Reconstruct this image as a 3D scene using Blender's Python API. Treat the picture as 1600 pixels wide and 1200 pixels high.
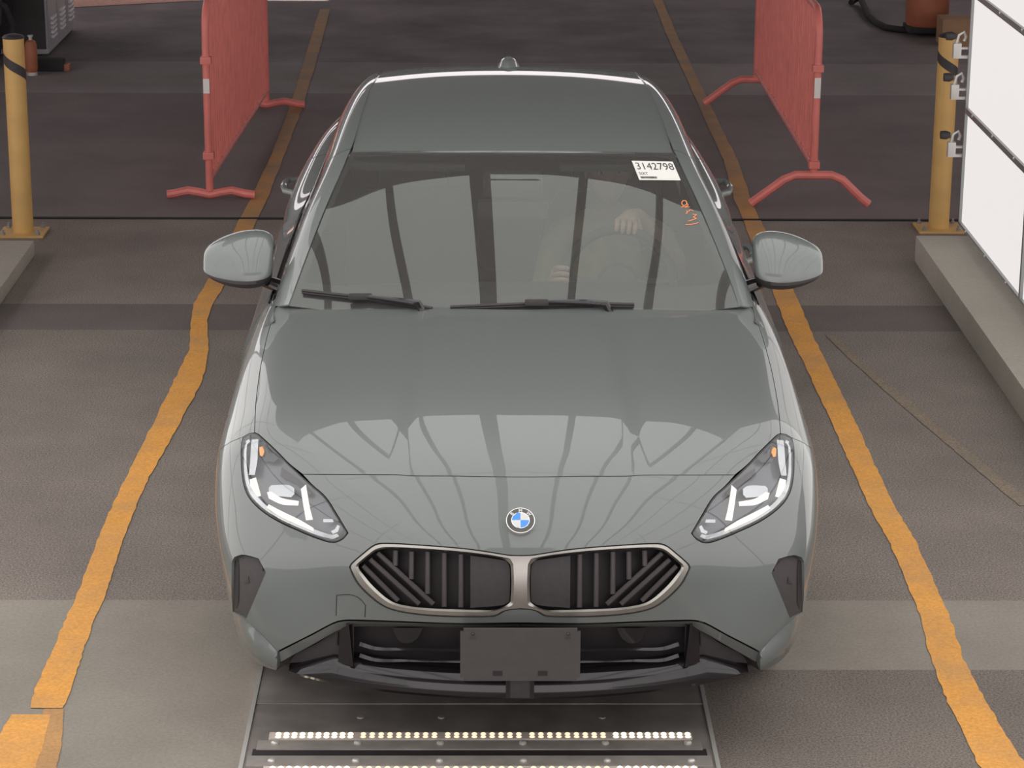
import bpy, bmesh, math, random
import numpy as np
from mathutils import Vector, Matrix
from mathutils.bvhtree import BVHTree
from mathutils.geometry import delaunay_2d_cdt
random.seed(4)
PI = math.pi
SC = bpy.context.scene
for o in list(bpy.data.objects): bpy.data.objects.remove(o)
COL = SC.collection

# ------------------------------------------------------------------ camera
FPX = 3950.0
PITCH, YAW, ROLL = 0.295555, 0.0143406, 0.006
CAMP = np.array([-.119, -6.44, 3.12])
def cam_axes():
    fw = np.array([math.sin(YAW)*math.cos(PITCH), math.cos(YAW)*math.cos(PITCH), -math.sin(PITCH)])
    r = np.array([math.cos(YAW), -math.sin(YAW), 0.]); d = np.cross(fw, r)
    return r*math.cos(ROLL)-d*math.sin(ROLL), r*math.sin(ROLL)+d*math.cos(ROLL), fw
CR, CD, CF = cam_axes()
cam = bpy.data.cameras.new('camera'); cam_ob = bpy.data.objects.new('camera', cam); COL.objects.link(cam_ob)
cam.sensor_width = 36; cam.lens = FPX/1600*36; cam.clip_end = 200
cam_ob.matrix_world = Matrix(((CR[0], -CD[0], -CF[0], CAMP[0]), (CR[1], -CD[1], -CF[1], CAMP[1]), (CR[2], -CD[2], -CF[2], CAMP[2]), (0, 0, 0, 1)))
SC.camera = cam_ob
def ray(u, v):
    d = CR*(u-800)/FPX + CD*(v-600)/FPX + CF
    return d/np.linalg.norm(d)
def PY(u, v, y):
    d = ray(u, v); return CAMP+d*(y-CAMP[1])/d[1]
def PZ(u, v, z=0.):
    d = ray(u, v); return CAMP+d*(z-CAMP[2])/d[2]

# ------------------------------------------------------------------ sky, sun, exposure
SC.view_settings.view_transform = 'Standard'; SC.view_settings.look = 'None'
SC.view_settings.exposure = 0.0; SC.view_settings.gamma = 1.0; SC.view_settings.use_curve_mapping = False
W = bpy.data.worlds.new('world'); SC.world = W; W.use_nodes = True
bg = W.node_tree.nodes['Background']; bg.inputs[0].default_value = (1.0, .93, .95, 1); bg.inputs[1].default_value = 1.95
sun = bpy.data.lights.new('sun', 'SUN'); sun.energy = 6.5; sun.angle = .01; sun.color = (1, .93, .84)
sun_ob = bpy.data.objects.new('sun', sun); COL.objects.link(sun_ob)
sun_ob.rotation_euler = (math.radians(-28), math.radians(-12), 0)      # high sun from behind the booth
CEIL_L = 1.65       # glow of the backlit ceiling panels
WALL_L = .80        # glow of the backlit side panels

# ------------------------------------------------------------------ materials
def new_mat(name):
    m = bpy.data.materials.new(name); m.use_nodes = True
    return m, m.node_tree, m.node_tree.nodes['Principled BSDF']
def mat(name, col, rough=.5, metal=0., coat=0., spec=.5, var=0., vscale=30., bump=0., emis=None, estr=0., coat_r=.03):
    m, nt, b = new_mat(name)
    b.inputs['Base Color'].default_value = (*col, 1); b.inputs['Roughness'].default_value = rough
    b.inputs['Metallic'].default_value = metal; b.inputs['Coat Weight'].default_value = coat
    b.inputs['Coat Roughness'].default_value = coat_r
    b.inputs['Specular IOR Level'].default_value = spec
    if emis: b.inputs['Emission Color'].default_value = (*emis, 1); b.inputs['Emission Strength'].default_value = estr
    if var or bump:
        tc = nt.nodes.new('ShaderNodeTexCoord'); n = nt.nodes.new('ShaderNodeTexNoise')
        n.inputs['Scale'].default_value = vscale; n.inputs['Detail'].default_value = 6
        nt.links.new(tc.outputs['Object'], n.inputs['Vector'])
        if var:
            r = nt.nodes.new('ShaderNodeValToRGB')
            r.color_ramp.elements[0].position = .3; r.color_ramp.elements[1].position = .7
            r.color_ramp.elements[0].color = (*[c*(1-var) for c in col], 1)
            r.color_ramp.elements[1].color = (*[min(1, c*(1+var)) for c in col], 1)
            nt.links.new(n.outputs['Fac'], r.inputs['Fac']); nt.links.new(r.outputs['Color'], b.inputs['Base Color'])
        if bump:
            bp = nt.nodes.new('ShaderNodeBump'); bp.inputs['Strength'].default_value = bump; bp.inputs['Distance'].default_value = .01
            nt.links.new(n.outputs['Fac'], bp.inputs['Height']); nt.links.new(bp.outputs['Normal'], b.inputs['Normal'])
    return m
def ground_mat(name, col, speck=.35, blotch=.18, sscale=140., wear=None):
    """asphalt or concrete: aggregate speckle over broad stains"""
    m, nt, b = new_mat(name)
    N = nt.nodes.new; L = nt.links.new
    tc = N('ShaderNodeNewGeometry')
    def noise(scale, detail, rough=.6):
        n = N('ShaderNodeTexNoise'); n.inputs['Scale'].default_value = scale; n.inputs['Detail'].default_value = detail
        n.inputs['Roughness'].default_value = rough; L(tc.outputs['Position'], n.inputs['Vector']); return n
    def ramp(n, lo, hi, a, c):
        r = N('ShaderNodeMapRange'); r.inputs['From Min'].default_value = lo; r.inputs['From Max'].default_value = hi
        r.inputs['To Min'].default_value = a; r.inputs['To Max'].default_value = c; L(n.outputs['Fac'], r.inputs['Value']); return r
    s = ramp(noise(sscale, 3, .7), .35, .65, 1-speck, 1+speck)
    g = ramp(noise(1.3, 5), .3, .7, 1-blotch, 1+blotch)
    mu = N('ShaderNodeMath'); mu.operation = 'MULTIPLY'; L(s.outputs[0], mu.inputs[0]); L(g.outputs[0], mu.inputs[1])
    mx = N('ShaderNodeVectorMath'); mx.operation = 'SCALE'; mx.inputs[0].default_value = col; L(mu.outputs[0], mx.inputs['Scale'])
    out = mx.outputs[0]
    if wear:      # worn paint over another ground colour
        w = ramp(noise(38, 8, .75), .60, .72, 0, 1); w2 = ramp(noise(3.5, 4), .42, .70, .0, .40)
        sx = N('ShaderNodeSeparateXYZ'); L(tc.outputs['Position'], sx.inputs[0]); yr = N('ShaderNodeMapRange'); L(sx.outputs['Y'], yr.inputs['Value'])
        yr.inputs['From Min'].default_value = 4.8; yr.inputs['From Max'].default_value = 9.; yr.inputs['To Max'].default_value = .74     # more worn towards the rear
        a0 = N('ShaderNodeMath'); a0.operation = 'MAXIMUM'; L(w.outputs[0], a0.inputs[0]); L(w2.outputs[0], a0.inputs[1])
        ad = N('ShaderNodeMath'); ad.operation = 'ADD'; ad.use_clamp = True; L(a0.outputs[0], ad.inputs[0]); L(yr.outputs[0], ad.inputs[1])
        mix = N('ShaderNodeMix'); mix.data_type = 'RGBA'; L(ad.outputs[0], mix.inputs['Factor']); L(out, mix.inputs[6])
        mix.inputs[7].default_value = (*wear, 1); out = mix.outputs[2]
    L(out, b.inputs['Base Color'])
    b.inputs['Roughness'].default_value = .85; b.inputs['Specular IOR Level'].default_value = .25
    bp = N('ShaderNodeBump'); bp.inputs['Strength'].default_value = .35; bp.inputs['Distance'].default_value = .004
    L(s.outputs[0], bp.inputs['Height']); L(bp.outputs['Normal'], b.inputs['Normal'])
    return m
def glass_mat(name, tint, f0=.08, rough=0., haze=0., gcol=(1, 1, 1)):
    """thin glazing: clear transmission, Schlick reflection, optional pale veil of haze"""
    m = bpy.data.materials.new(name); m.use_nodes = True; nt = m.node_tree; nt.nodes.clear()
    N = nt.nodes.new; L = nt.links.new; out = N('ShaderNodeOutputMaterial'); mix = N('ShaderNodeMixShader'); tr = N('ShaderNodeBsdfTransparent'); gl = N('ShaderNodeBsdfGlossy')
    tr.inputs[0].default_value = (*tint, 1); gl.inputs['Roughness'].default_value = rough; gl.inputs[0].default_value = (*gcol, 1)
    g = N('ShaderNodeNewGeometry'); dt = N('ShaderNodeVectorMath'); dt.operation = 'DOT_PRODUCT'; L(g.outputs['Incoming'], dt.inputs[0]); L(g.outputs['Normal'], dt.inputs[1])
    def mth(op, a, b=None):
        n = N('ShaderNodeMath'); n.operation = op; n.use_clamp = op == 'SUBTRACT'
        for k, v in enumerate((a, b)):
            if v is None: continue
            if isinstance(v, (int, float)): n.inputs[k].default_value = v
            else: L(v, n.inputs[k])
        return n.outputs[0]
    f = mth('ADD', mth('MULTIPLY', mth('POWER', mth('SUBTRACT', 1., mth('ABSOLUTE', dt.outputs['Value'])), 5.), 1-f0), f0)
    L(f, mix.inputs[0]); L(tr.outputs[0], mix.inputs[1]); L(gl.outputs[0], mix.inputs[2]); res = mix.outputs[0]
    if haze:  # pale diffuse share imitates a veil of light over the glass
        df = N('ShaderNodeBsdfDiffuse'); df.inputs[0].default_value = (.62, .58, .56, 1); m2 = N('ShaderNodeMixShader'); m2.inputs[0].default_value = haze
        L(res, m2.inputs[1]); L(df.outputs[0], m2.inputs[2]); res = m2.outputs[0]
    L(res, out.inputs[0]); return m
def light_mat(name, col, strength):
    return mat(name, (.12, .12, .12), .6, emis=col, estr=strength)
M = {}
M['paint'] = mat('grey_car_paint', (.148, .162, .157), .40, .15, coat=1., spec=.5, coat_r=.015)
M['gloss_black'] = mat('gloss_black', (.014, .011, .013), .10, coat=.2)
M['black_plastic'] = mat('black_plastic', (.040, .034, .036), .55, var=.12, vscale=60)
M['dark_plastic'] = mat('dark_grey_plastic', (.058, .050, .050), .6, var=.08, vscale=90)
M['plate_plastic'] = mat('plate_holder_plastic', (.072, .062, .062), .5, var=.06, vscale=40)
M['void'] = mat('grille_black', (.022, .017, .019), .6)
M['satin'] = mat('satin_aluminium', (.42, .40, .37), .35, 1., var=.04)
M['reflector'] = mat('lamp_reflector', (.60, .60, .60), .16, 1.)
M['chrome'] = mat('chrome', (.85, .84, .82), .08, 1.)
M['glass'] = glass_mat('windshield_glass', (.52, .56, .53), .075, 0., .075, (.93, 1., .95))
M['side_glass'] = glass_mat('tinted_side_glass', (.12, .13, .13), .06, 0., .02)
M['lens'] = glass_mat('headlight_lens', (.94, .95, .96), .05)
M['housing'] = mat('headlight_housing', (.16, .16, .17), .3, .4)
M['lamp'] = light_mat('lamp_glow', (1., .92, .82), 1.1)  # soft warm glow set on the headlamp elements
M['amber'] = mat('amber_marker', (.8, .3, .03), .3, emis=(1, .35, .05), estr=.35)
M['rubber'] = mat('tyre_rubber', (.02, .019, .019), .8, var=.2)
M['alloy'] = mat('alloy_wheel', (.3, .3, .31), .3, .9)
M['white'] = mat('sticker_white', (.74, .72, .68), .5)
M['ink'] = mat('printed_ink', (.04, .038, .04), .6)
M['orange_ink'] = mat('orange_marker_ink', (.85, .30, .13), .6)
M['blue'] = mat('emblem_blue', (.045, .26, .72), .25, coat=.5)
M['emb_white'] = mat('emblem_white', (.62, .61, .60), .25, coat=.5)
M['emb_dark'] = mat('emblem_dark', (.06, .054, .05), .3, coat=.4)
M['asphalt_near'] = ground_mat('asphalt_by_lane', (.185, .158, .138), .42, .16)
M['asphalt_mid'] = ground_mat('asphalt_coarse', (.215, .183, .162), .45, .18)
M['asphalt_rear_lifted'] = ground_mat('asphalt_coarse_lifted', (.245, .208, .184), .40, .18)  # same coarse asphalt, colour lifted to make up for weaker light
M['asphalt_patch'] = ground_mat('asphalt_patch', (.155, .132, .124), .25, .14)
M['asphalt_far'] = ground_mat('asphalt_far', (.20, .168, .165), .2, .14)
M['asphalt_back'] = ground_mat('asphalt_back', (.20, .172, .170), .2, .30)
M['concrete_band'] = ground_mat('concrete_strip', (.265, .236, .203), .10, .16, 90)
M['concrete_band_far'] = ground_mat('concrete_strip_far', (.25, .22, .215), .12, .18, 90)
M['curb'] = ground_mat('curb_concrete', (.43, .40, .345), .06, .10, 60)
M['dirt'] = ground_mat('reddish_dirt', (.56, .33, .26), .15, .15, 30)
M['yellow_line'] = ground_mat('yellow_lane_paint', (.74, .35, .085), .12, .10, 90, wear=(.33, .235, .165))
M['yellow_line_old'] = ground_mat('faded_lane_paint', (.50, .27, .11), .14, .12, 90, wear=(.30, .21, .13))
M['joint'] = mat('joint_filler', (.012, .011, .012), .9)
M['red'] = mat('red_barrier_paint', (.70, .19, .16), .42, var=.10, vscale=9)
M['bollard'] = mat('bollard_yellow', (.62, .38, .13), .5, var=.10, vscale=7)
M['galv'] = mat('white_metal', (.62, .60, .57), .4, .5)
M['frame'] = mat('panel_frame_metal', (.34, .35, .35), .4, .5)
M['diffuser'] = light_mat('side_panel_diffuser', (1., .955, .935), WALL_L)
M['diffuser_bright'] = light_mat('side_panel_diffuser_bright', (1., .97, .95), 1.45)
M['ceiling_glow'] = light_mat('ceiling_panel_diffuser', (1., .99, .965), CEIL_L)
M['steel'] = mat('dark_steel_plate', (.26, .232, .215), .42, .15, var=.25, vscale=8)
M['steel2'] = mat('worn_steel_bar', (.34, .31, .285), .4, .25, var=.2, vscale=10)
M['led_base'] = mat('led_strip_base', (.62, .54, .49), .5)  # colour lightened for the glow the LEDs throw on it
M['led'] = light_mat('led_point', (1., .84, .60), 2.8)
M['led_dim'] = light_mat('led_point_dim', (1., .80, .55), 1.15)
M['roof_dark'] = mat('roof_underside', (.10, .095, .095), .8, var=.2, vscale=1.)
M['wall_dark'] = mat('dark_wall', (.10, .09, .09), .8, var=.2, vscale=1.)
M['wall_brown'] = mat('brown_wall', (.30, .25, .21), .8, var=.15, vscale=2.)
M['cabinet'] = mat('grey_cabinet', (.36, .35, .37), .5, var=.1, vscale=3)
M['louvre'] = mat('louvre_light', (.85, .80, .82), .5)
M['orange'] = mat('orange_plastic', (.36, .12, .06), .5, var=.15, vscale=8)
M['tan'] = mat('tan_box', (.33, .19, .10), .6, var=.12, vscale=8)
M['skin'] = mat('skin', (.55, .33, .24), .5, var=.06)
M['shirt'] = mat('beige_shirt', (.45, .38, .22), .8, var=.12, vscale=20)
M['trousers'] = mat('dark_trousers', (.03, .032, .04), .8)
M['hair'] = mat('dark_hair', (.02, .015, .012), .6, var=.3, vscale=90)
M['leather'] = mat('black_upholstery', (.028, .026, .027), .6, var=.15, vscale=30)
M['headliner'] = mat('interior_trim', (.06, .057, .056), .8)
M['eye'] = mat('eye_white', (.7, .68, .65), .3)

# ------------------------------------------------------------------ builders
def mesh_obj(name, verts, faces, m, parent=None, smooth=False, mi=None, auto=None):
    me = bpy.data.meshes.new(name); me.from_pydata([tuple(map(float, v)) for v in verts], [], [tuple(map(int, f)) for f in faces])
    for k in (m if isinstance(m, (list, tuple)) else [m]): me.materials.append(k)
    if mi is not None: me.polygons.foreach_set('material_index', mi)
    if smooth: me.polygons.foreach_set('use_smooth', [True]*len(me.polygons))
    me.update()
    if auto is not None and smooth:
        bm = bmesh.new(); bm.from_mesh(me)
        for e in bm.edges:
            if len(e.link_faces) == 2 and e.calc_face_angle(0) > auto: e.smooth = False
        bm.to_mesh(me); bm.free()
    o = bpy.data.objects.new(name, me); COL.objects.link(o)
    if parent: o.parent = parent
    return o
class MB:
    def __init__(s): s.v = []; s.f = []; s.m = []
    def add(s, v, f, mi=0):
        n = len(s.v); s.v += [tuple(map(float, p)) for p in v]; s.f += [tuple(i+n for i in q) for q in f]; s.m += [mi]*len(f); return s
    def box(s, lo, hi, mi=0, bev=0.):
        (a, b, c), (d, e, f) = lo, hi
        if bev <= 0:
            return s.add([(a,b,c),(d,b,c),(d,e,c),(a,e,c),(a,b,f),(d,b,f),(d,e,f),(a,e,f)],
                         [(0,3,2,1),(4,5,6,7),(0,1,5,4),(1,2,6,5),(2,3,7,6),(3,0,4,7)], mi)
        bm = bmesh.new(); bmesh.ops.create_cube(bm, size=1.)
        for v in bm.verts: v.co = Vector(((a+d)/2+v.co.x*(d-a), (b+e)/2+v.co.y*(e-b), (c+f)/2+v.co.z*(f-c)))
        bmesh.ops.bevel(bm, geom=bm.edges[:], offset=bev, segments=2, affect='EDGES', profile=.7)
        return s.bm(bm, mi)
    def bm(s, bm, mi=0):
        bm.verts.index_update()
        s.add([v.co for v in bm.verts], [[v.index for v in f.verts] for f in bm.faces], mi); bm.free(); return s
    def tube(s, path, r, n=10, cap=True, mi=0, closed=False):
        P = [np.array(p, float) for p in path]; k = len(P); rr = r if isinstance(r, (list, tuple)) else [r]*k
        T = []
        for i in range(k):
            a = P[(i-1) % k] if closed else P[max(0, i-1)]; b = P[(i+1) % k] if closed else P[min(k-1, i+1)]
            t = b-a; T.append(t/(np.linalg.norm(t)+1e-12))
        u = np.cross(T[0], [0, 0, 1.]);
        if np.linalg.norm(u) < 1e-3: u = np.cross(T[0], [1., 0, 0])
        u /= np.linalg.norm(u); V = []
        for i in range(k):
            u = u-T[i]*np.dot(u, T[i]); u /= np.linalg.norm(u); w = np.cross(T[i], u)
            for j in range(n):
                a = 2*PI*j/n; V.append(P[i]+(u*math.cos(a)+w*math.sin(a))*rr[i])
        F = []
        for i in range(k if closed else k-1):
            i2 = (i+1) % k
            for j in range(n): F.append((i*n+j, i*n+(j+1) % n, i2*n+(j+1) % n, i2*n+j))
        if cap and not closed: F += [tuple(range(n))[::-1], tuple((k-1)*n+j for j in range(n))]
        return s.add(V, F, mi)
    def lathe(s, prof, c, axis='z', n=32, mi=0):
        V = []; F = []; k = len(prof)
        for (r, h) in prof:
            for j in range(n):
                a = 2*PI*j/n; x, y = r*math.cos(a), r*math.sin(a)
                V.append({'z': (c[0]+x, c[1]+y, c[2]+h), 'x': (c[0]+h, c[1]+x, c[2]+y), 'y': (c[0]+y, c[1]+h, c[2]+x)}[axis])
        for i in range(k-1):
            for j in range(n): F.append((i*n+j, i*n+(j+1) % n, (i+1)*n+(j+1) % n, (i+1)*n+j))
        return s.add(V, F, mi)
    def build(s, name, m, parent=None, smooth=False, auto=.6):
        return mesh_obj(name, s.v, s.f, m, parent, smooth, s.m, auto)
def thing(name, label, cat, loc=(0, 0, 0), group=None):
    o = bpy.data.objects.new(name, None); COL.objects.link(o); o.location = loc; o.empty_display_size = .1
    return tag(o, label, cat, group)
def tag(o, label, cat, group=None):
    o['label'] = label; o['category'] = cat
    if group: o['group'] = group
    return o
def struct(o): o['kind'] = 'structure'; return o
def rel(root, o):     # child built in world coordinates under a root that stands elsewhere
    o.parent = root; o.matrix_parent_inverse = Matrix.Translation(root.location).inverted(); return o
def mirrored(o, name, parent):
    me = o.data.copy(); bm = bmesh.new(); bm.from_mesh(me)
    for v in bm.verts: v.co.x *= -1
    bmesh.ops.reverse_faces(bm, faces=bm.faces[:]); bm.to_mesh(me); bm.free()
    c = bpy.data.objects.new(name, me); COL.objects.link(c); c.parent = parent; return c
def text_mesh(body, size, bold=0.):
    cu = bpy.data.curves.new('t', 'FONT'); cu.body = body; cu.size = size; cu.offset = bold; cu.align_x = 'CENTER'; cu.align_y = 'CENTER'
    o = bpy.data.objects.new('t', cu); COL.objects.link(o); dg = bpy.context.evaluated_depsgraph_get()
    me = bpy.data.meshes.new_from_object(o.evaluated_get(dg)); V = [tuple(v.co) for v in me.vertices]; F = [tuple(p.vertices) for p in me.polygons]
    bpy.data.objects.remove(o); bpy.data.curves.remove(cu); bpy.data.meshes.remove(me); return np.array(V), F

# ------------------------------------------------------------------ spline surfaces
def _basis(t, n):
    t = np.clip(t, 0, n-1-1e-9); i = np.floor(t).astype(int); f = t-i
    return i, np.stack([(1-f)**3/6, (3*f**3-6*f**2+4)/6, (-3*f**3+3*f**2+3*f+1)/6, f**3/6], -1)
class Surf:
    """uniform cubic B-spline through a control net P[t][s]; column 0 on the mid-plane when mirror is set"""
    def __init__(s, P, mirror=True, disp=None):
        P = np.array(P, float); s.nt, s.ns = P.shape[:2]; s.disp = disp
        L = P[:, 1:2]*np.array([-1, 1, 1]) if mirror else 2*P[:, :1]-P[:, 1:2]
        Q = np.concatenate([L, P, 2*P[:, -1:]-P[:, -2:-1]], 1)
        s.Q = np.concatenate([2*Q[:1]-Q[1:2], Q, 2*Q[-1:]-Q[-2:-1]], 0)
    def ev(s, t, u):
        t = np.atleast_1d(np.asarray(t, float)); u = np.atleast_1d(np.asarray(u, float))
        i, a = _basis(t, s.nt); j, b = _basis(u, s.ns); R = np.zeros((len(t), 3))
        for p in range(4):
            for q in range(4): R += (a[:, p]*b[:, q])[:, None]*s.Q[i+p, j+q]
        if s.disp is not None: R = s.disp(R)
        return R
    def nrm(s, t, u, e=1e-3):
        a = s.ev(np.minimum(t+e, s.nt-1), u)-s.ev(np.maximum(t-e, 0), u); b = s.ev(t, np.minimum(u+e, s.ns-1))-s.ev(t, np.maximum(u-e, 0))
        n = np.cross(b, a); return n/(np.linalg.norm(n, axis=1)[:, None]+1e-12)
    def caster(s, k=10):
        T, U = np.meshgrid(np.linspace(0, s.nt-1, (s.nt-1)*k+1), np.linspace(0, s.ns-1, (s.ns-1)*k+1), indexing='ij')
        s.gt, s.gu = T, U; P = s.ev(T.ravel(), U.ravel())*np.array([-1, 1, 1]); nu = U.shape[1]; F = []
        for i in range(T.shape[0]-1):
            for j in range(nu-1): F.append((i*nu+j, i*nu+j+1, (i+1)*nu+j+1, (i+1)*nu+j))
        s.nu = nu; s.bvh = BVHTree.FromPolygons([Vector(p) for p in P], F)
    def hit(s, u, v):
        """parameters of the surface point seen at photo pixel (u,v) on the left half"""
        d = ray(u, v); h = s.bvh.ray_cast(Vector(CAMP), Vector(d))
        if h[0] is None:
            h = s.bvh.find_nearest(Vector(CAMP+d*float(np.dot(np.array([-.85, .7, .6])-CAMP, d))))
        i, j = divmod(h[2], s.nu-1); t, w = s.gt[i, j]+.05, s.gu[i, j]+.05
        fl = np.array([-1, 1, 1]); lam = float(np.dot(np.array(h[0])-CAMP, d))
        for _ in range(6):
            p = s.ev(t, w)[0]*fl; r = CAMP+lam*d-p
            J = np.stack([(s.ev(min(t+1e-4, s.nt-1), w)[0]*fl-p)/1e-4, (s.ev(t, min(w+1e-4, s.ns-1))[0]*fl-p)/1e-4, -d], 1)
            try: q = np.linalg.solve(J, r)
            except Exception: break
            q = np.clip(q, -.3, .3); t = min(max(t+q[0], 0), s.nt-1-1e-6); w = min(max(w+q[1], 0), s.ns-1-1e-6); lam += q[2]
        return t, w
    def pt(s, u, v, push=0.):
        """3-D point on the left half under pixel (u,v), pushed behind the surface by `push`"""
        t, w = s.hit(u, v); return s.ev(t, w)[0]*np.array([-1, 1, 1])+ray(u, v)*push
def smooth_loop(pts, closed=True, step=6., ang=38):
    """Catmull-Rom through pixel points, kept sharp at strong corners"""
    P = [np.array(p, float) for p in pts]; n = len(P); out = []
    def turn(i):
        a = P[i]-P[(i-1) % n]; b = P[(i+1) % n]-P[i]
        return math.degrees(math.acos(max(-1, min(1, np.dot(a, b)/(np.linalg.norm(a)*np.linalg.norm(b)+1e-9)))))
    sharp = [(not closed and i in (0, n-1)) or turn(i) > ang for i in range(n)]
    for i in range(n if closed else n-1):
        p1, p2 = P[i], P[(i+1) % n]; p0 = p1*2-p2 if sharp[i] else P[(i-1) % n]; p3 = p2*2-p1 if sharp[(i+1) % n] else P[(i+2) % n]
        k = max(1, int(np.linalg.norm(p2-p1)/step))
        for a in range(k):
            t = a/k; d1 = np.linalg.norm(p2-p1); m1 = (p2-p0)*d1/(np.linalg.norm(p1-p0)+d1+1e-9); m2 = (p3-p1)*d1/(np.linalg.norm(p3-p2)+d1+1e-9)
            h = (2*t**3-3*t*t+1)*p1+(t**3-2*t*t+t)*m1+(-2*t**3+3*t*t)*p2+(t**3-t*t)*m2; out.append(tuple(h))
    if not closed: out.append(tuple(P[-1]))
    return out
def inside(poly, x, y):
    a = np.array(poly); b = np.roll(a, -1, 0); c = np.zeros(len(x), bool)
    for (x1, y1), (x2, y2) in zip(a, b):
        if y1 == y2: continue
        k = ((y1 > y) != (y2 > y)) & (x < (x2-x1)*(y-y1)/(y2-y1)+x1); c ^= k
    return c
def refine(loop, h):
    out = []
    for i in range(len(loop)):
        a = np.array(loop[i]); b = np.array(loop[(i+1) % len(loop)]); k = max(1, int(math.ceil(np.linalg.norm(b-a)/h)))
        out += [tuple(a+(b-a)*j/k) for j in range(k)]
    return out
def inset(S, loop, d):
    """pull a parameter-space loop inwards by d metres (edges on the mid-plane stay)"""
    A = np.array(loop); e = 1e-3
    gt = np.linalg.norm(S.ev(np.minimum(A[:, 0]+e, S.nt-1), A[:, 1])-S.ev(np.maximum(A[:, 0]-e, 0), A[:, 1]), axis=1)/(2*e)+1e-6
    gs = np.linalg.norm(S.ev(A[:, 0], np.minimum(A[:, 1]+e, S.ns-1))-S.ev(A[:, 0], np.maximum(A[:, 1]-e, 0)), axis=1)/(2*e)+1e-6
    area = .5*np.sum(A[:, 0]*np.roll(A[:, 1], -1)-np.roll(A[:, 0], -1)*A[:, 1]); sg = 1 if area > 0 else -1
    out = []
    for i in range(len(A)):
        if A[i, 1] < 1e-6 or A[i, 1] > S.ns-1.001 or A[i, 0] > S.nt-1.001: out.append(tuple(A[i])); continue
        t = (A[(i+1) % len(A)]-A[i-1])*np.array([gt[i], gs[i]]); L = np.linalg.norm(t)+1e-9; n = np.array([-t[1], t[0]])/L*sg
        out.append((A[i, 0]+n[0]*d/gt[i], max(0, A[i, 1]+n[1]*d/gs[i])))
    for i in range(len(A)):
        if A[i, 1] < 1e-6:
            for k in ((i+1) % len(A), i-1):
                if A[k, 1] > 1e-6 and A[k, 1] < 2: out[i] = (out[k][0], 0.)
    return out
def panel(S, name, loop, holes, m, parent, both=False, grid=.14, skirt=.012, off=0., gap=0., side=-1):
    """trimmed patch of S. side -1: left half as seen in the photo; both: mirrored into one mesh across the mid-plane"""
    loop = [(t, 0. if u < .03 else u) for t, u in loop]
    if gap: loop = inset(S, loop, gap)
    loops = [refine(loop, grid*.6)]+[refine(h, grid*.6) for h in holes]
    V = []; E = []
    for l in loops:
        b = len(V); V += l; E += [(b+i, b+(i+1) % len(l)) for i in range(len(l))]
    A = np.array(loops[0]); lo, hi = A.min(0), A.max(0)
    T, U = np.meshgrid(np.arange(lo[0], hi[0], grid), np.arange(lo[1], hi[1], grid), indexing='ij'); T = T.ravel(); U = U.ravel()
    k = inside(loops[0], T, U)
    for h in loops[1:]: k &= ~inside(h, T, U)
    B = np.array([p for l in loops for p in l]); T, U = T[k], U[k]
    far = np.array([np.min((B[:, 0]-a)**2+(B[:, 1]-b)**2) > (grid*.35)**2 for a, b in zip(T, U)], bool) if len(T) else np.zeros(0, bool)
    V += list(zip(T[far], U[far])) if len(T) else []
    r = delaunay_2d_cdt([Vector(p) for p in V], E, [], 0, 1e-6)
    pv = np.array([tuple(p) for p in r[0]]); F = [f for f in r[2]]
    c = np.array([pv[list(f)].mean(0) for f in F]); ok = inside(loops[0], c[:, 0], c[:, 1])
    for h in loops[1:]: ok &= ~inside(h, c[:, 0], c[:, 1])
    P = S.ev(pv[:, 0], pv[:, 1]); N = S.nrm(pv[:, 0], pv[:, 1]); P = P+N*off
    tri = []
    for f, o in zip(F, ok):
        if not o: continue
        a, b, d = pv[f[0]], pv[f[1]], pv[f[2]]; ar = (b[0]-a[0])*(d[1]-a[1])-(b[1]-a[1])*(d[0]-a[0])
        if abs(ar) < 1e-9: continue
        tri.append(tuple(f) if ar < 0 else tuple(f)[::-1])          # outward on +x
    cnt = {}
    for f in tri:
        for i in range(3): cnt[(f[i], f[(i+1) % 3])] = 1
    V3 = list(P); F3 = list(tri); new = {}
    if skirt:
        for (a, b) in list(cnt):
            if (b, a) in cnt: continue
            if P[a][0] < 1e-6 and P[b][0] < 1e-6: continue
            for q in (a, b):
                if q not in new: new[q] = len(V3); V3.append(P[q]-N[q]*skirt)
            F3.append((b, a, new[a], new[b]))
    V3 = np.array(V3)
    if both:
        n = len(V3); V2 = V3*np.array([-1, 1, 1]); VV = np.concatenate([V3, V2]); FF = F3+[tuple(i+n for i in f)[::-1] for f in F3]
        bm = bmesh.new(); vs = [bm.verts.new(v) for v in VV]
        for f in FF:
            try: bm.faces.new([vs[i] for i in f])
            except ValueError: pass
        bmesh.ops.remove_doubles(bm, verts=[v for v in bm.verts if abs(v.co.x) < 1e-4], dist=5e-4)
        mb = MB().bm(bm); o = mb.build(name, m, parent, True, .7)
    else:
        if side < 0: V3 = V3*np.array([-1, 1, 1]); F3 = [f[::-1] for f in F3]
        o = mesh_obj(name, V3, F3, m, parent, True, None, .7)
    return o
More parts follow.
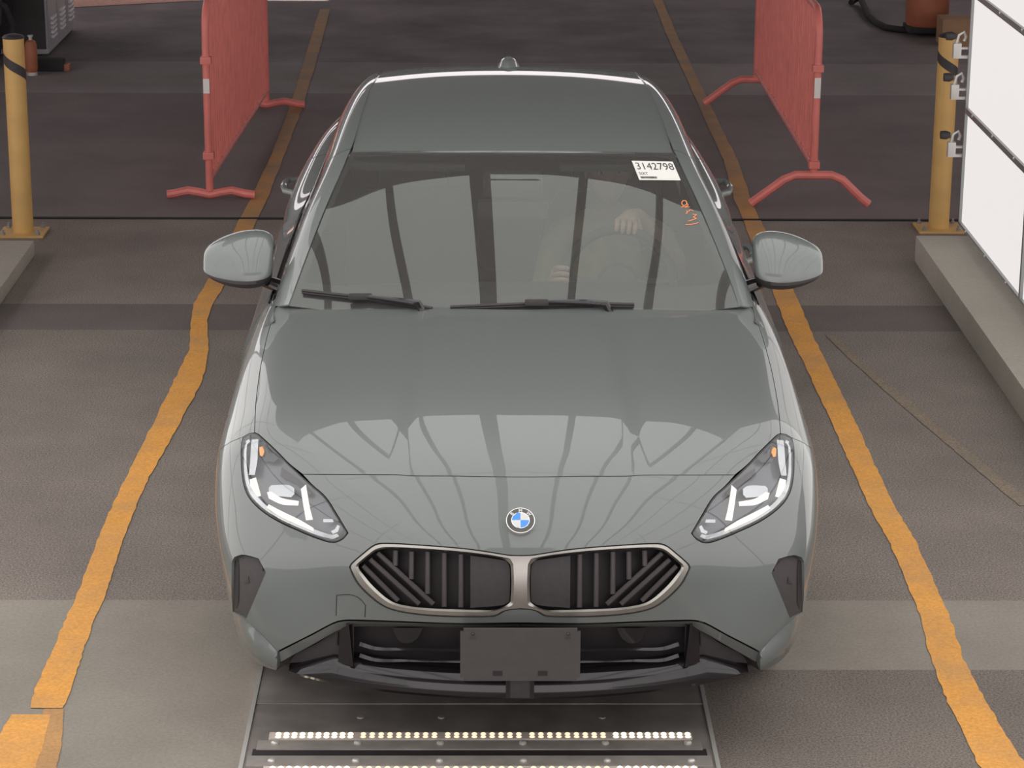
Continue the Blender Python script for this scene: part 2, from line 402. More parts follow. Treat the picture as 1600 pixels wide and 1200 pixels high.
def grid_obj(name, P, m, parent=None, thick=0.):
    P = np.array(P, float); a, b = P.shape[:2]
    F = [(i*b+j, i*b+j+1, (i+1)*b+j+1, (i+1)*b+j) for i in range(a-1) for j in range(b-1)]
    V = P.reshape(-1, 3)
    if thick:
        N = np.zeros_like(V)
        for f in F:
            n = np.cross(V[f[1]]-V[f[0]], V[f[3]]-V[f[0]])
            for i in f: N[i] += n
        N /= np.linalg.norm(N, axis=1)[:, None]+1e-12; n0 = len(V); V = np.concatenate([V, V-N*thick]); F = F+[tuple(i+n0 for i in f)[::-1] for f in F]
        rim = [j for j in range(b)]+[i*b+b-1 for i in range(1, a)]+[(a-1)*b+j for j in range(b-2, -1, -1)]+[i*b for i in range(a-2, 0, -1)]
        for i in range(len(rim)):
            p, q = rim[i], rim[(i+1) % len(rim)]; F.append((q, p, p+n0, q+n0))
    return mesh_obj(name, V, F, m, parent, True, None, .7)

# ================================================================== THE PLACE
exec_parts = []
def floor_slab(name, x0, x1, y0, y1, m):
    return struct(MB().box((x0, y0, -.2), (x1, y1, 0)).build(name, m))
XL, XR = -14, 12
for (a, b, k) in [(.775, 1.35, 'concrete_band'), (1.35, 4.64, 'asphalt_mid'), (4.64, 5.09, 'asphalt_patch'), (5.09, 6.83, 'asphalt_rear_lifted'),
                  (6.86, 10.57, 'asphalt_far'), (10.57, 11.82, 'concrete_band_far'), (11.82, 30, 'asphalt_back')]:
    floor_slab('floor', XL, XR, a, b, M[k])
floor_slab('floor', XL, -.11, -9, .775, M['concrete_band']); floor_slab('floor', -.11, XR, -9, .775, M['asphalt_near'])
struct(MB().box((XL, 6.83, -.2), (XR, 6.86, .006)).build('trim_1', M['joint']))
# reddish ground, far left; outline and brightness follow the sunlit strip
a, b, c = PZ(60, 16), PZ(322, 1), PZ(322, -60)
struct(MB().add([(a[0]-3, a[1]-1.2, .004), (b[0], b[1], .004), (b[0]+.6, b[1]+2.2, .004), (a[0]-3, a[1]+2.6, .004)], [(0, 1, 2, 3)]).build('floor', M['dirt']))
# roof: backlit panels over the lane, dark slab behind them
CY0, CY1, CZ = -4.2, 3.5, 3.6
struct(MB().box((-7, -9.5, 4.3), (-2.3, 17.2, 4.5)).box((-7, 19.6, 4.3), (-2.3, 22, 4.5)).box((-2.3, -9.5, 4.3), (7, 22, 4.5)).build('ceiling', M['roof_dark']))  # unseen slab, split at left so sun lands only on a strip
for nm, x in (('unseen_wall_left', -8), ('unseen_wall_right', 8)): struct(MB().box((x-.1, 4.8, 0), (x+.1, 21, 3.3)).build(nm, M['wall_brown']))  # unseen partitions added to block low sky and reflect brown in the flanks
struct(MB().box((-14, 21.6, 0), (12, 21.9, 3.25)).build('unseen_wall_back', M['wall_dark']))  # unseen wall added to shade the ground and trim the sky's reflection
def cedge(x): return CY1-.42*min(1, max(0, (abs(x-.05)-.15)/1.3))**1.3-1.1*max(0, abs(x)-1.45)      # rear edge of the unseen lit ceiling, bowed to shape its reflections
cx = list(np.linspace(-2.75, 2.75, 45)); nc = len(cx)
cv = [(x, CY0, CZ) for x in cx]+[(x, cedge(x), CZ) for x in cx]+[(x, CY0, CZ+.05) for x in cx]+[(x, cedge(x), CZ+.05) for x in cx]
struct(MB().add(cv, [(i, nc+i, nc+i+1, i+1) for i in range(nc-1)]+[(2*nc+i, 2*nc+i+1, 3*nc+i+1, 3*nc+i) for i in range(nc-1)]+[(nc+i, 3*nc+i, 3*nc+i+1, nc+i+1) for i in range(nc-1)]).build('ceiling', M['ceiling_glow']))
bars = MB()
for x, w in [(-2.55, .05), (-1.96, .05), (-1.37, .055), (-.75, .055), (-.155, .125), (.46, .055), (1.02, .055), (1.62, .05), (2.22, .05)]:
    bars.box((x-w/2, CY0, CZ-.05), (x+w/2, cedge(x), CZ-.002))
for y in (-2.2, .8): bars.box((-2.75, y-.006, CZ-.015), (2.75, y+.006, CZ-.001))
struct(bars.build('ceiling', M['roof_dark']))
# side light walls run on unseen, lengthened and brightened for the paintwork's reflections
def lightwall(name, x, y0, y1, sgn):
    zt = 3.68; yl = y1-1.49*math.floor(y1/1.49); mb = MB().box((min(x, x+.05*sgn), y0, .2), (max(x, x+.05*sgn), yl, .78), 2).box((min(x, x+.05*sgn), yl, .2), (max(x, x+.05*sgn), y1, .78), 0).box((min(x, x+.05*sgn), y0, .78), (max(x, x+.05*sgn), y1, zt), 0)
    y = y1
    while y > y0: mb.box((min(x, x-.012*sgn), y-.012, .2), (max(x, x-.012*sgn), y+.012, zt), 1); y -= 1.49
    for k in range(7): z = .2+.58*k; mb.box((min(x, x-.012*sgn), y0, z-.012), (max(x, x-.012*sgn), y1, z+.012), 1)
    return struct(mb.build(name, [M['diffuser_bright'], M['frame'], M['frame']]))
lightwall('unseen_wall_right', 2.3, -7.5, 2.94, 1)
lightwall('unseen_wall_left', -2.5, -7.5, 4.6, -1)

# ---- lit panels in view on the right
pos_txt = {0: 'lowest', 1: 'middle', 2: 'upper'}
def light_panel(y0, y1, k, label):
    z0, z1 = .2+.58*k, .2+.58*(k+1); t = thing('light_panel', label, 'light panel', (2.3, y1, z0), 'backlit white panels on the right curb')
    rel(t, MB().box((2.312, y0+.012, z0+.012), (2.345, y1-.012, z1-.012)).build('diffuser', M['diffuser']))
    f = MB(); w = .014
    f.box((2.298, y0, z0), (2.35, y0+w, z1)).box((2.298, y1-w, z0), (2.35, y1, z1)).box((2.298, y0+w, z0), (2.35, y1-w, z0+w)).box((2.298, y0+w, z1-w), (2.35, y1-w, z1))
    rel(t, f.build('panel_frame', M['frame']))
    for i in range(3):
        y = y1-.2-.5*i
        if y > y0: rel(t, MB().lathe([(.0, -.006), (.006, -.005), (.007, 0)], (2.298, y, z0+.007), 'x', 10).build('screw', M['galv'], None, True))
    if y1 > 5:
        for zz in ((.595,) if k == 0 else (.885, 1.09) if k == 1 else ()):
            c = MB().box((2.225, 5.93, zz-.055), (2.265, 5.965, zz+.02), bev=.004).box((2.265, 5.935, zz-.01), (2.325, 5.96, zz)).box((2.265, 5.935, zz-.055), (2.325, 5.96, zz-.042))
            c.tube([(2.24, 5.945, zz+.02), (2.25, 5.945, zz+.06), (2.275, 5.945, zz+.075), (2.285, 5.945, zz+.05), (2.278, 5.945, zz+.03)], .008, 8)
            cl = rel(t, c.build('mounting_clamp', M['galv'], None, True))
            kn = MB().lathe([(0, -.03), (.02, -.028), (.022, .0), (.014, .02), (0, .022)], (2.215, 5.945, zz+.055), 'x', 14).build('clamp_knob', M['black_plastic'], None, True)
            kn.parent = cl; kn.matrix_parent_inverse = cl.matrix_world.inverted() if False else Matrix.Identity(4)
    return t
for k in range(3):
    light_panel(4.44, 5.93, k, {0: 'lowest lit white panel standing on the right curb beside the yellow bollard', 1: 'lit white panel with two clamps, second from the curb, beside the yellow bollard',
                                2: 'lit white panel in the top right corner above the other lit panels'}[k])
    light_panel(2.95, 4.44, k, {0: 'lowest of the lit white panels cut off by the right picture edge', 1: 'middle lit white panel cut off by the right picture edge',
                                2: 'topmost lit white panel at the right picture edge, nearest the viewer'}[k])
# ---- curbs
def curb(x0, x1, y0, y1, label, h):
    o = MB().box((x0, y0, 0), (x1, y1, h), bev=.012).build('concrete_curb', M['curb'], None, True); return tag(o, label, 'curb')
curb(2.09, 3.3, -3, 5.95, 'low concrete curb on the right under the lit white panels', .135)
curb(-3.6, -2.36, -3, 6.03, 'low concrete curb at the left edge in front of the yellow bollard', .078)
foot = MB()
# ---- lane lines
def strip(name, pts, m, label, z=.003, seed=1, jag=.35):
    rnd = random.Random(seed); L = []; R_ = []
    P = []
    for i in range(len(pts)-1):
        (u0, v0, w0), (u1, v1, w1) = pts[i], pts[i+1]; k = max(2, int(abs(v1-v0)/6))
        P += [(u0+(u1-u0)*a/k, v0+(v1-v0)*a/k, w0+(w1-w0)*a/k) for a in range(k)]
    P.append(pts[-1])
    for (u, v, w) in P:
        j = jag*.1*w; L.append(PZ(u-w/2+rnd.uniform(-j, j), v, z)); R_.append(PZ(u+w/2+rnd.uniform(-j, j), v, z))
    n = len(P); V = L+R_; F = [(i, i+1, n+i+1, n+i) for i in range(n-1)]
    V2 = [(p[0], p[1], z-.002) for p in V]; F2 = [(i, n+i, 2*n+n+i, 2*n+i) for i in (0, n-1)]
    return tag(mesh_obj(name, V+V2, F, m), label, 'painted line')
strip('lane_line', [(508, 14, 16), (489, 80, 20), (465, 160, 20), (437, 235, 21), (405, 310, 26), (388, 342, 28), (368, 385, 30), (345, 430, 32), (318, 474, 30), (311, 500, 26), (311, 545, 30), (300, 580, 42), (281, 620, 44), (250, 680, 40), (215, 745, 36), (190, 800, 38), (170, 850, 40), (142, 930, 44), (118, 985, 46), (95, 1045, 52), (78, 1090, 58), (72, 1106, 50)],
      M['yellow_line'], 'worn yellow lane line on the asphalt left of the grey car', seed=3)
strip('lane_line', [(48, 1116, 60), (30, 1160, 78), (5, 1205, 96)], M['yellow_line'], 'short wide end piece of yellow line in the bottom left corner', seed=5, jag=.15)
strip('lane_line', [(1026, -4, 15), (1050, 55, 16), (1085, 130, 18), (1120, 205, 20), (1142, 250, 22), (1160, 310, 26), (1178, 352, 28), (1200, 402, 32), (1222, 450, 34), (1250, 520, 36), (1285, 590, 36), (1318, 660, 38), (1345, 720, 38), (1378, 790, 40), (1412, 850, 42), (1440, 915, 44), (1462, 965, 46), (1480, 1030, 52), (1508, 1090, 60), (1540, 1150, 66), (1572, 1205, 74)],
      M['yellow_line'], 'worn yellow lane line on the asphalt right of the grey car', seed=8)

strip('lane_line', [(84, 1107, 30), (78, 1150, 40), (64, 1205, 48)], M['yellow_line_old'], 'faded older yellow line beside the bright end piece, bottom left corner', .0025, seed=9)
M['ghost_line'] = ground_mat('worn_away_line', (.25, .198, .15), .35, .15, wear=(.20, .17, .15))
strip('lane_line', [(1296, 524, 12), (1340, 565, 16), (1380, 600, 18), (1440, 652, 20), (1500, 702, 22), (1560, 752, 24), (1606, 790, 26)], M['ghost_line'], 'faint worn-away line slanting across the asphalt toward the right curb', .0025, seed=11)
# ---- red crowd barriers
def arc(c, a0, a1, r, ax, n=6):
    return [(c[0]+ax[0]*r*math.cos(a), c[1]+ax[1]*r*math.cos(a), c[2]+r*math.sin(a)) for a in np.linspace(a0, a1, n)]
def barrier(p0, p1, zb, label, feet, sticker, zf=.05):
    t = thing('crowd_barrier', label, 'barrier', (p0[0], p0[1], 0), 'red steel crowd barriers')
    a = np.array([p0[0], p0[1], 0.]); b = np.array([p1[0], p1[1], 0.]); L = np.linalg.norm(b-a); d = (b-a)/L; r = .16; zt = 1.09
    path = [tuple(a+[0, 0, zf]), tuple(a+[0, 0, zt-r])]+arc(a+d*r+[0, 0, zt-r], PI, PI/2, r, d)[1:]+arc(b-d*r+[0, 0, zt-r], PI/2, 0, r, d)+[tuple(b+[0, 0, zf])]
    rel(t, MB().tube(path, .021, 12).build('tube_frame', M['red'], None, True))
    rel(t, MB().tube([tuple(a+[0, 0, zb]), tuple(b+[0, 0, zb])], .017, 10).build('bottom_rail', M['red'], None, True))
    n = 30
    for i in range(1, n):
        p = a+d*L*i/n; s = min(L*i/n, L-L*i/n); top = zt if s > r else zt-r+math.sqrt(max(0, r*r-(r-s)**2))
        rel(t, MB().tube([tuple(p+[0, 0, zb]), tuple(p+[0, 0, top])], .009, 6).build('upright_bar', M['red'], None, True))
    for f in feet: rel(t, MB().tube(f, .024, 10).build('foot', M['red'], None, True))
    for q, zz in ((a, .25), (a, .78)): rel(t, MB().box((q[0]-.03, q[1]-.03, zz-.02), (q[0]+.03, q[1]+.03, zz+.02), bev=.006).build('hook', M['red']))
    z0, z1 = sticker
    rel(t, MB().box((a[0]-.017, a[1]-.0235, z0), (a[0]+.017, a[1]-.0195, z1)).build('tag_sticker', M['white'])); return t
def ypath(x0, pts, y): return [(x0+x, y, z) for x, z in pts]
wavy = [(-.235, .029), (-.20, .034), (-.12, .052), (-.06, .042), (0, .029), (.06, .042), (.12, .052), (.20, .034), (.25, .029)]
brdg = [(-.34, .029), (-.30, .06), (-.16, .165), (-.10, .19), (.10, .19), (.16, .165), (.27, .06), (.31, .029)]
barrier((-1.605, 7.31), (-1.507, 10.0), .12, 'red steel crowd barrier with flat feet, left of the grey car', [ypath(-1.605, wavy, 7.31), ypath(-1.507, wavy, 10.0)], (.60, .68))
barrier((1.72, 7.12), (1.72, 10.1), .24, 'red steel crowd barrier on arched bridge feet, right of the grey car', [ypath(1.72, brdg, 7.12), ypath(1.72, brdg, 10.1)], (.62, .73), .185)

# ---- yellow bollards
def bollard(x, y, h, r, label, tape0):
    t = thing('bollard', label, 'bollard', (x, y, 0), 'yellow steel bollards')
    post = MB(); n = 40; zs = np.linspace(.012, h, 60)
    post.lathe([(r, z) for z in zs], (0, 0, 0), 'z', n)
    o = post.build('post', M['bollard'], t, True)
    tp = [];                                       # diagonal black warning tape wound round the top
    for k in range(49):
        a = -1.9+3.8*k/48; zc = tape0[0]-.034*a
        for q in range(5): z = zc-.027+.054*q/4; tp.append((math.sin(a)*(r+.0012), -math.cos(a)*(r+.0012), z))
    mesh_obj('warning_tape', tp, [(k*5+q, (k+1)*5+q, (k+1)*5+q+1, k*5+q+1) for k in range(48) for q in range(4)], M['black_plastic'], t, True)
    MB().lathe([(r+.001, h-.002), (r+.003, h+.002), (r*.9, h+.012), (r*.5, h+.018), (0, h+.02)], (0, 0, 0), 'z', n).build('post_cap', M['black_plastic'], t, True)
    MB().box((-.12, -.11, 0), (.12, .11, .012), bev=.003).build('base_plate', M['bollard'], t)
    for sx in (-1, 1):
        for sy in (-1, 1): MB().lathe([(.012, .012), (.012, .024), (.006, .026), (.006, .04), (0, .04)], (sx*.09, sy*.082, 0), 'z', 6).build('anchor_bolt', M['frame'], t)
bollard(-2.50, 6.50, 1.03, .054, 'yellow steel bollard with black tape at the left edge', (.89, 1))
bollard(2.335, 6.65, 1.03, .054, 'yellow steel bollard with black tape beside the lit white panels', (.88, 1))

# ---- inspection light unit set in front of the car
t = thing('inspection_light_plate', 'dark steel plate with lit inspection lamps on the floor in front of the car', 'light unit', (-.11, -.1, 0))
xa, xb = -.785, .565
rel(t, MB().box((xa+.012, .455, 0), (xb-.012, 1.0, .03), bev=.002).build('rear_plate', M['steel']))
rel(t, MB().box((xa+.012, -.6, 0), (xb-.012, .452, .028), bev=.002).build('front_plate', M['steel']))
for x0, x1 in ((xa, xa+.012), (xb-.012, xb)): rel(t, MB().box((x0, -.6, 0), (x1, 1.0, .034)).build('edge_trim', M['galv']))
def lamp_bar(v, label_y):
    yc = PZ(760, v, .04)[1]; bar = rel(t, MB().box((-.715, yc-.022, .028), (.50, yc+.022, .036)).build('led_strip', M['led_base']))
    x = -.705
    seq = [(10, 1), (9, 0), (9, 0), (9, 0), (10, 1)]
    for gi, (n, br) in enumerate(seq):
        g = MB()
        for i in range(n):
            px = -.700+gi*.2425+(i+.5)*.2300/n
            for k in (-1, 1): g.lathe([(0, .0045), (.0060, .003), (.0085, 0)], (px, yc+k*.0095, .036), 'z', 10)
        o = g.build('led_group', M['led' if br else 'led_dim'], None, True); o.parent = bar
        o.matrix_parent_inverse = bar.matrix_parent_inverse.inverted() @ Matrix.Identity(4) if False else Matrix.Identity(4)
    return yc
def fix_nested(o, root):      # sub-part of a part under an offset root: same world coordinates
    o.matrix_parent_inverse = Matrix.Identity(4)
y1_ = lamp_bar(1147, 0); y2_ = lamp_bar(1200, 0)
rel(t, MB().box((xa+.04, y1_-.085, .028), (xb-.04, y1_-.026, .033), bev=.001).build('clamp_bar', M['steel2']))
rel(t, MB().box((xa+.03, PZ(760, 1181, .03)[1], .0285), (xb-.03, PZ(760, 1170, .03)[1], .0295)).build('slot', M['void']))
rel(t, MB().box((xa+.02, y2_+.028, .028), (xb-.02, PZ(760, 1182, .03)[1]-.002, .034), bev=.001).build('clamp_bar', M['steel2']))
for v in (1161, 1189):
    y = PZ(760, v, .034)[1]
    for i in range(6):
        x = -.695+i*.236; rel(t, MB().lathe([(.011, 0), (.011, .004), (.006, .008), (0, .008)], (x, y, .033), 'z', 10).build('bolt', M['galv'], None, True))
for v, y_ in ((1120, 0),):
    y = PZ(760, v, .03)[1]
    for i in (1, 2, 4): rel(t, MB().lathe([(.011, 0), (.01, .003), (0, .004)], (-.695+i*.236, y, .028), 'z', 10).build('bolt', M['steel2'], None, True))

# ================================================================== THE CAR
car = thing('car', 'grey sedan parked between the yellow lane lines, seen from the front and above', 'car', (0, 0, 0))
# control net of the front body: rows from the lower lip up the nose, over the bonnet to the cowl; columns from the centre out to the wheel arch
NET = [
 [(0,.05,.222),(.18,.055,.224),(.34,.075,.230),(.47,.10,.236),(.58,.135,.245),(.66,.175,.250),(.735,.25,.235),(.79,.39,.215),(.81,.515,.20)],
 [(0,.045,.28),(.18,.05,.282),(.34,.068,.282),(.47,.095,.282),(.58,.125,.275),(.685,.175,.262),(.772,.255,.262),(.812,.38,.25),(.825,.512,.24)],
 [(0,.025,.375),(.18,.03,.372),(.34,.052,.366),(.47,.085,.358),(.58,.115,.345),(.685,.16,.325),(.782,.245,.322),(.825,.38,.31),(.838,.505,.30)],
 [(0,.012,.462),(.18,.015,.46),(.34,.045,.452),(.47,.09,.445),(.60,.14,.43),(.705,.20,.405),(.792,.265,.392),(.838,.39,.38),(.857,.505,.38)],
 [(0,.003,.515),(.18,.008,.515),(.34,.042,.515),(.47,.10,.515),(.61,.165,.50),(.715,.225,.485),(.805,.295,.465),(.852,.41,.455),(.870,.52,.45)],
 [(0,.003,.585),(.18,.010,.587),(.34,.048,.59),(.47,.108,.595),(.62,.19,.58),(.725,.265,.565),(.818,.345,.545),(.868,.46,.535),(.882,.55,.515)],
 [(0,.024,.672),(.18,.033,.676),(.34,.077,.678),(.50,.155,.668),(.64,.25,.645),(.74,.33,.635),(.828,.425,.62),(.878,.53,.595),(.890,.59,.565)],
 [(0,.084,.755),(.18,.092,.755),(.34,.136,.75),(.52,.215,.735),(.655,.31,.715),(.752,.40,.705),(.835,.49,.69),(.882,.585,.65),(.895,.64,.61)],
 [(0,.165,.84),(.18,.178,.838),(.34,.22,.826),(.55,.31,.797),(.67,.395,.778),(.752,.475,.785),(.825,.545,.76),(.880,.62,.705),(.898,.70,.653)],
 [(0,.30,.888),(.18,.317,.887),(.34,.36,.882),(.55,.44,.870),(.715,.545,.860),(.775,.575,.843),(.840,.62,.80),(.885,.69,.735),(.902,.78,.683)],
 [(0,.50,.934),(.18,.515,.934),(.34,.56,.932),(.55,.65,.924),(.728,.75,.903),(.781,.77,.872),(.846,.79,.825),(.889,.83,.755),(.904,.87,.695)],
 [(0,.75,.972),(.18,.765,.972),(.34,.81,.970),(.55,.90,.962),(.735,1.0,.940),(.784,1.0,.912),(.848,1.0,.865),(.887,1.0,.780),(.900,1.0,.67)],
 [(0,1.0,1.0),(.18,1.015,1.0),(.34,1.06,.998),(.55,1.14,.990),(.735,1.23,.974),(.780,1.22,.946),(.843,1.19,.905),(.880,1.16,.81),(.893,1.12,.60)],
 [(0,1.25,1.018),(.18,1.265,1.018),(.34,1.31,1.016),(.55,1.39,1.010),(.722,1.46,1.003),(.764,1.44,.988),(.833,1.39,.94),(.877,1.33,.82),(.886,1.26,.45)],
 [(0,1.5,1.03),(.18,1.515,1.03),(.34,1.55,1.028),(.55,1.61,1.025),(.71,1.66,1.02),(.763,1.60,1.0),(.829,1.56,.95),(.875,1.50,.82),(.884,1.42,.45)],
]
def bonnet_crease(P):
    x = np.abs(P[:, 0]); y, z = P[:, 1], P[:, 2]
    k = np.clip((z-.80)/.06, 0, 1)*np.clip((y-.1)/.2, 0, 1); edge = .335-.045*np.clip(y-.2, 0, 1.1)
    s = np.clip((edge+.012-x)/.024, 0, 1); s = s*s*(3-2*s)
    Q = P.copy(); Q[:, 2] += .0055*s*k; return Q
BODY = Surf(NET, True, bonnet_crease); BODY.caster()
def H(pts, step=6., closed=False): return [BODY.hit(u, v) for u, v in (smooth_loop(pts, closed, step) if step else pts)]
shut = [(716, 744), (642, 743.6), (622, 742), (550, 741.6), (473, 741.2)]
hl_top = [(473, 741.2), (452.5, 725), (433.8, 706), (412, 685.5), (404, 678.5), (397.8, 675.8)]
hl_out = [(397.8, 675.8), (389, 677.5), (379.5, 683), (376.8, 697), (376.4, 712), (377.5, 738), (382, 763), (391, 780.5), (408.5, 798), (433, 814), (465, 829), (497, 842), (520.5, 848), (535.5, 842.5), (544, 832.5), (528, 806), (509, 776.5), (488, 757.5), (473, 741.2)]
side_shut = [(397.8, 675.8), (398.6, 652), (399.8, 630), (402.6, 604.7), (407, 574), (412.3, 548.3)]
L_shut = H(shut); L_hltop = H(hl_top); L_hlout = H(hl_out); L_side = H(side_shut)
tc = L_shut[0][0]; st, ss = L_side[-1]
side_rest = [(st+(13-st)*k/10, ss+(5.0-ss)*k/10) for k in range(1, 11)]
# bonnet
hood_loop = [(tc, 0.)]+L_shut+L_hltop[1:]+L_side[1:]+side_rest+[(13, s) for s in np.linspace(4.7, .3, 12)]+[(13, 0.)]+[(t, 0.) for t in np.linspace(12.5, tc+.4, 24)]
panel(BODY, 'hood', hood_loop, [], M['paint'], car, both=True, gap=.0016)
# headlight seam to the arch
seam = H([(379.5, 683), (362, 690), (347.5, 699)])
ts = seam[-1][0]
k_out = [(824-(824-799)*0-12, 867.8), (799, 867.8), (777.5, 864.6), (738, 858.5), (699, 854.6), (650, 851), (608, 848.8), (587, 850.4), (568, 864), (548, 881.5), (545.5, 886.5), (550, 897), (559, 913), (577, 931.5), (599, 947.5), (621, 955.2), (650, 960), (684, 963), (730, 964.3), (774, 963), (787, 955.5), (799, 952.2), (812, 952.2)]
k_in = [(790, 875), (764, 868.5), (731, 864.7), (672, 859.8), (612, 857.2), (590, 859.8), (574, 871), (560, 883), (559.5, 887), (566, 896), (585, 918), (612, 939.7), (640, 947.3), (672, 950.5), (715, 952.3), (745, 953), (774, 952.4), (790, 946.5), (797.6, 941), (799, 912), (797.8, 883)]
int_top = [(812, 973), (717, 974), (640, 971.5), (580, 969.2), (546, 968.6), (534, 969.5), (521, 973), (487, 991), (462, 1003.5), (435, 1017), (433.2, 1031), (432, 1047)]
L_k = H(k_out); L_it = H(int_top)
i_lo = L_it[-1]
vent = H([(362.5, 877), (366, 870.5), (377.5, 866.5), (390, 868.5), (404, 872.5), (415.5, 894.5), (400, 931), (384, 968.5), (374, 962), (363.5, 955.5), (362, 930), (361.8, 900)], closed=True)
bl = [(tc, 0.)]+L_shut
# photo outline of the lamp, walked from the bonnet corner round the inner tip and the lower edge to the seam
hl_rev = H([hl_out[-1]]+hl_out[-2:1:-1])
bl += hl_rev[1:]+seam[1:]+[(ts+(ts*0), s) for s in np.linspace(seam[-1][1]+.1, 7.9, 6)]+[(t, 8.) for t in np.linspace(ts, .0, 40)]
bl += [(0., s) for s in np.linspace(7.8, i_lo[1]+.05, 14)]+[(t, i_lo[1]) for t in np.linspace(.15, max(.2, i_lo[0]-.1), 3)]
bl += L_it[::-1]
bl += [(L_it[0][0], 0.), ((L_it[0][0]+L_k[-1][0])/2, 0.), (L_k[-1][0], 0.)]+L_k[::-1][1:-1]+[(L_k[0][0], 0.)]+[(t, 0.) for t in np.linspace(L_k[0][0]+.15, tc-.15, 8)]
bumper = panel(BODY, 'front_bumper', bl, [vent], M['paint'], car, both=True, gap=.0012, skirt=.02)
# wings
fl = [seam[0]]+H(hl_out[:3])[::-1][1:]+L_side[1:]+side_rest+[(13.3, 5.), (13.6, 5.)]+[(13.6, s) for s in np.linspace(5.2, 7.9, 8)]+[(t, 8.) for t in np.linspace(13.6, ts, 36)]+[(ts, s) for s in np.linspace(7.9, seam[-1][1]+.1, 6)]+seam[::-1][:-1]
for sd in (-1, 1): panel(BODY, 'front_fender', fl, [], M['paint'], car, side=sd, gap=.0016, skirt=.03)

def patch(pix, S=BODY, push=0., thick=.004, grid=9.):
    """a small solid traced on the surface S, `push` metres behind it: front and back skins from the same outline"""
    loop = smooth_loop(pix, True, grid*.7); n = len(loop)
    A = np.array(loop); lo, hi = A.min(0), A.max(0); X, Y = np.meshgrid(np.arange(lo[0], hi[0], grid), np.arange(lo[1], hi[1], grid)); X, Y = X.ravel(), Y.ravel()
    k = inside(loop, X, Y); X, Y = X[k], Y[k]
    far = [min((a-x)**2+(b-y)**2 for a, b in loop) > (grid*.35)**2 for x, y in zip(X, Y)]
    V = loop+[(x, y) for x, y, f in zip(X, Y, far) if f]
    r = delaunay_2d_cdt([Vector(p) for p in V], [(i, (i+1) % n) for i in range(n)], [], 0, 1e-6)
    pv = [tuple(p) for p in r[0]]; F = [f for f in r[2]]; c = np.array([np.mean([pv[i] for i in f], axis=0) for f in F]); ok = inside(loop, c[:, 0], c[:, 1])
    pf = push if callable(push) else (lambda u, v: push)
    P = [S.pt(u, v, pf(u, v)) for u, v in pv]; B = [S.pt(u, v, pf(u, v)+thick) for u, v in pv]; m = len(pv)
    T = []
    for f, o in zip(F, ok):
        if not o: continue
        a, b, d = [np.array(P[i]) for i in f[:3]]; nn = np.cross(b-a, d-a)
        f = tuple(f) if np.dot(nn, CF) < 0 else tuple(f)[::-1]; T.append(f)
    E = {(f[i], f[(i+1) % len(f)]) for f in T for i in range(len(f))}
    FF = T+[tuple(i+m for i in f)[::-1] for f in T]+[(b, a, a+m, b+m) for a, b in E if (b, a) not in E]
    return list(P)+list(B), FF
def both_sides(make, name, m, parents, smooth=True):
    V, F = make; out = []
    for sg, pr in zip((1, -1), parents):
        VV = [(p[0]*sg, p[1], p[2]) for p in V]; FF = F if sg > 0 else [f[::-1] for f in F]
        out.append(mesh_obj(name, VV, FF, m, pr, smooth, None, .6))
    return out
def ring(outer, inner, lift=0., depth=.02, n=160):
    """frame between two pixel loops, standing `lift` proud of the body"""
    def resamp(l):
        l = smooth_loop(l, True, 2.5); A = np.array(l+[l[0]]); d = np.r_[0, np.cumsum(np.linalg.norm(np.diff(A, axis=0), axis=1))]; q = np.linspace(0, d[-1], n, endpoint=False)
        return np.stack([np.interp(q, d, A[:, 0]), np.interp(q, d, A[:, 1])], 1)
    O, I = resamp(outer), resamp(inner)
    k = int(np.argmin([np.sum((np.roll(I, -j, 0)-O)**2) for j in range(n)])); I = np.roll(I, -k, 0)
    rows = [[BODY.pt(*p, .012) for p in O], [BODY.pt(*(p*.82+q*.18), -lift) for p, q in zip(O, I)], [BODY.pt(*(p*.3+q*.7), -lift) for p, q in zip(O, I)], [BODY.pt(*q, .002) for q in I], [BODY.pt(*q, depth) for q in I]]
    for j in range(n):
        if O[j][0] > 811.5:                     # the halves meet on the mid-plane
            for q in (0, 1): rows[q][j] = np.array([0., rows[q][j][1], rows[q][j][2]])
    V = [p for r in rows for p in r]; F = []
    for i in range(len(rows)-1):
        for j in range(n): F.append((i*n+j, (i+1)*n+j, (i+1)*n+(j+1) % n, i*n+(j+1) % n))
    a, b, c = [np.array(V[F[n][i]]) for i in range(3)]
    if np.dot(np.cross(b-a, c-a), CF) > 0: F = [f[::-1] for f in F]
    return V, F
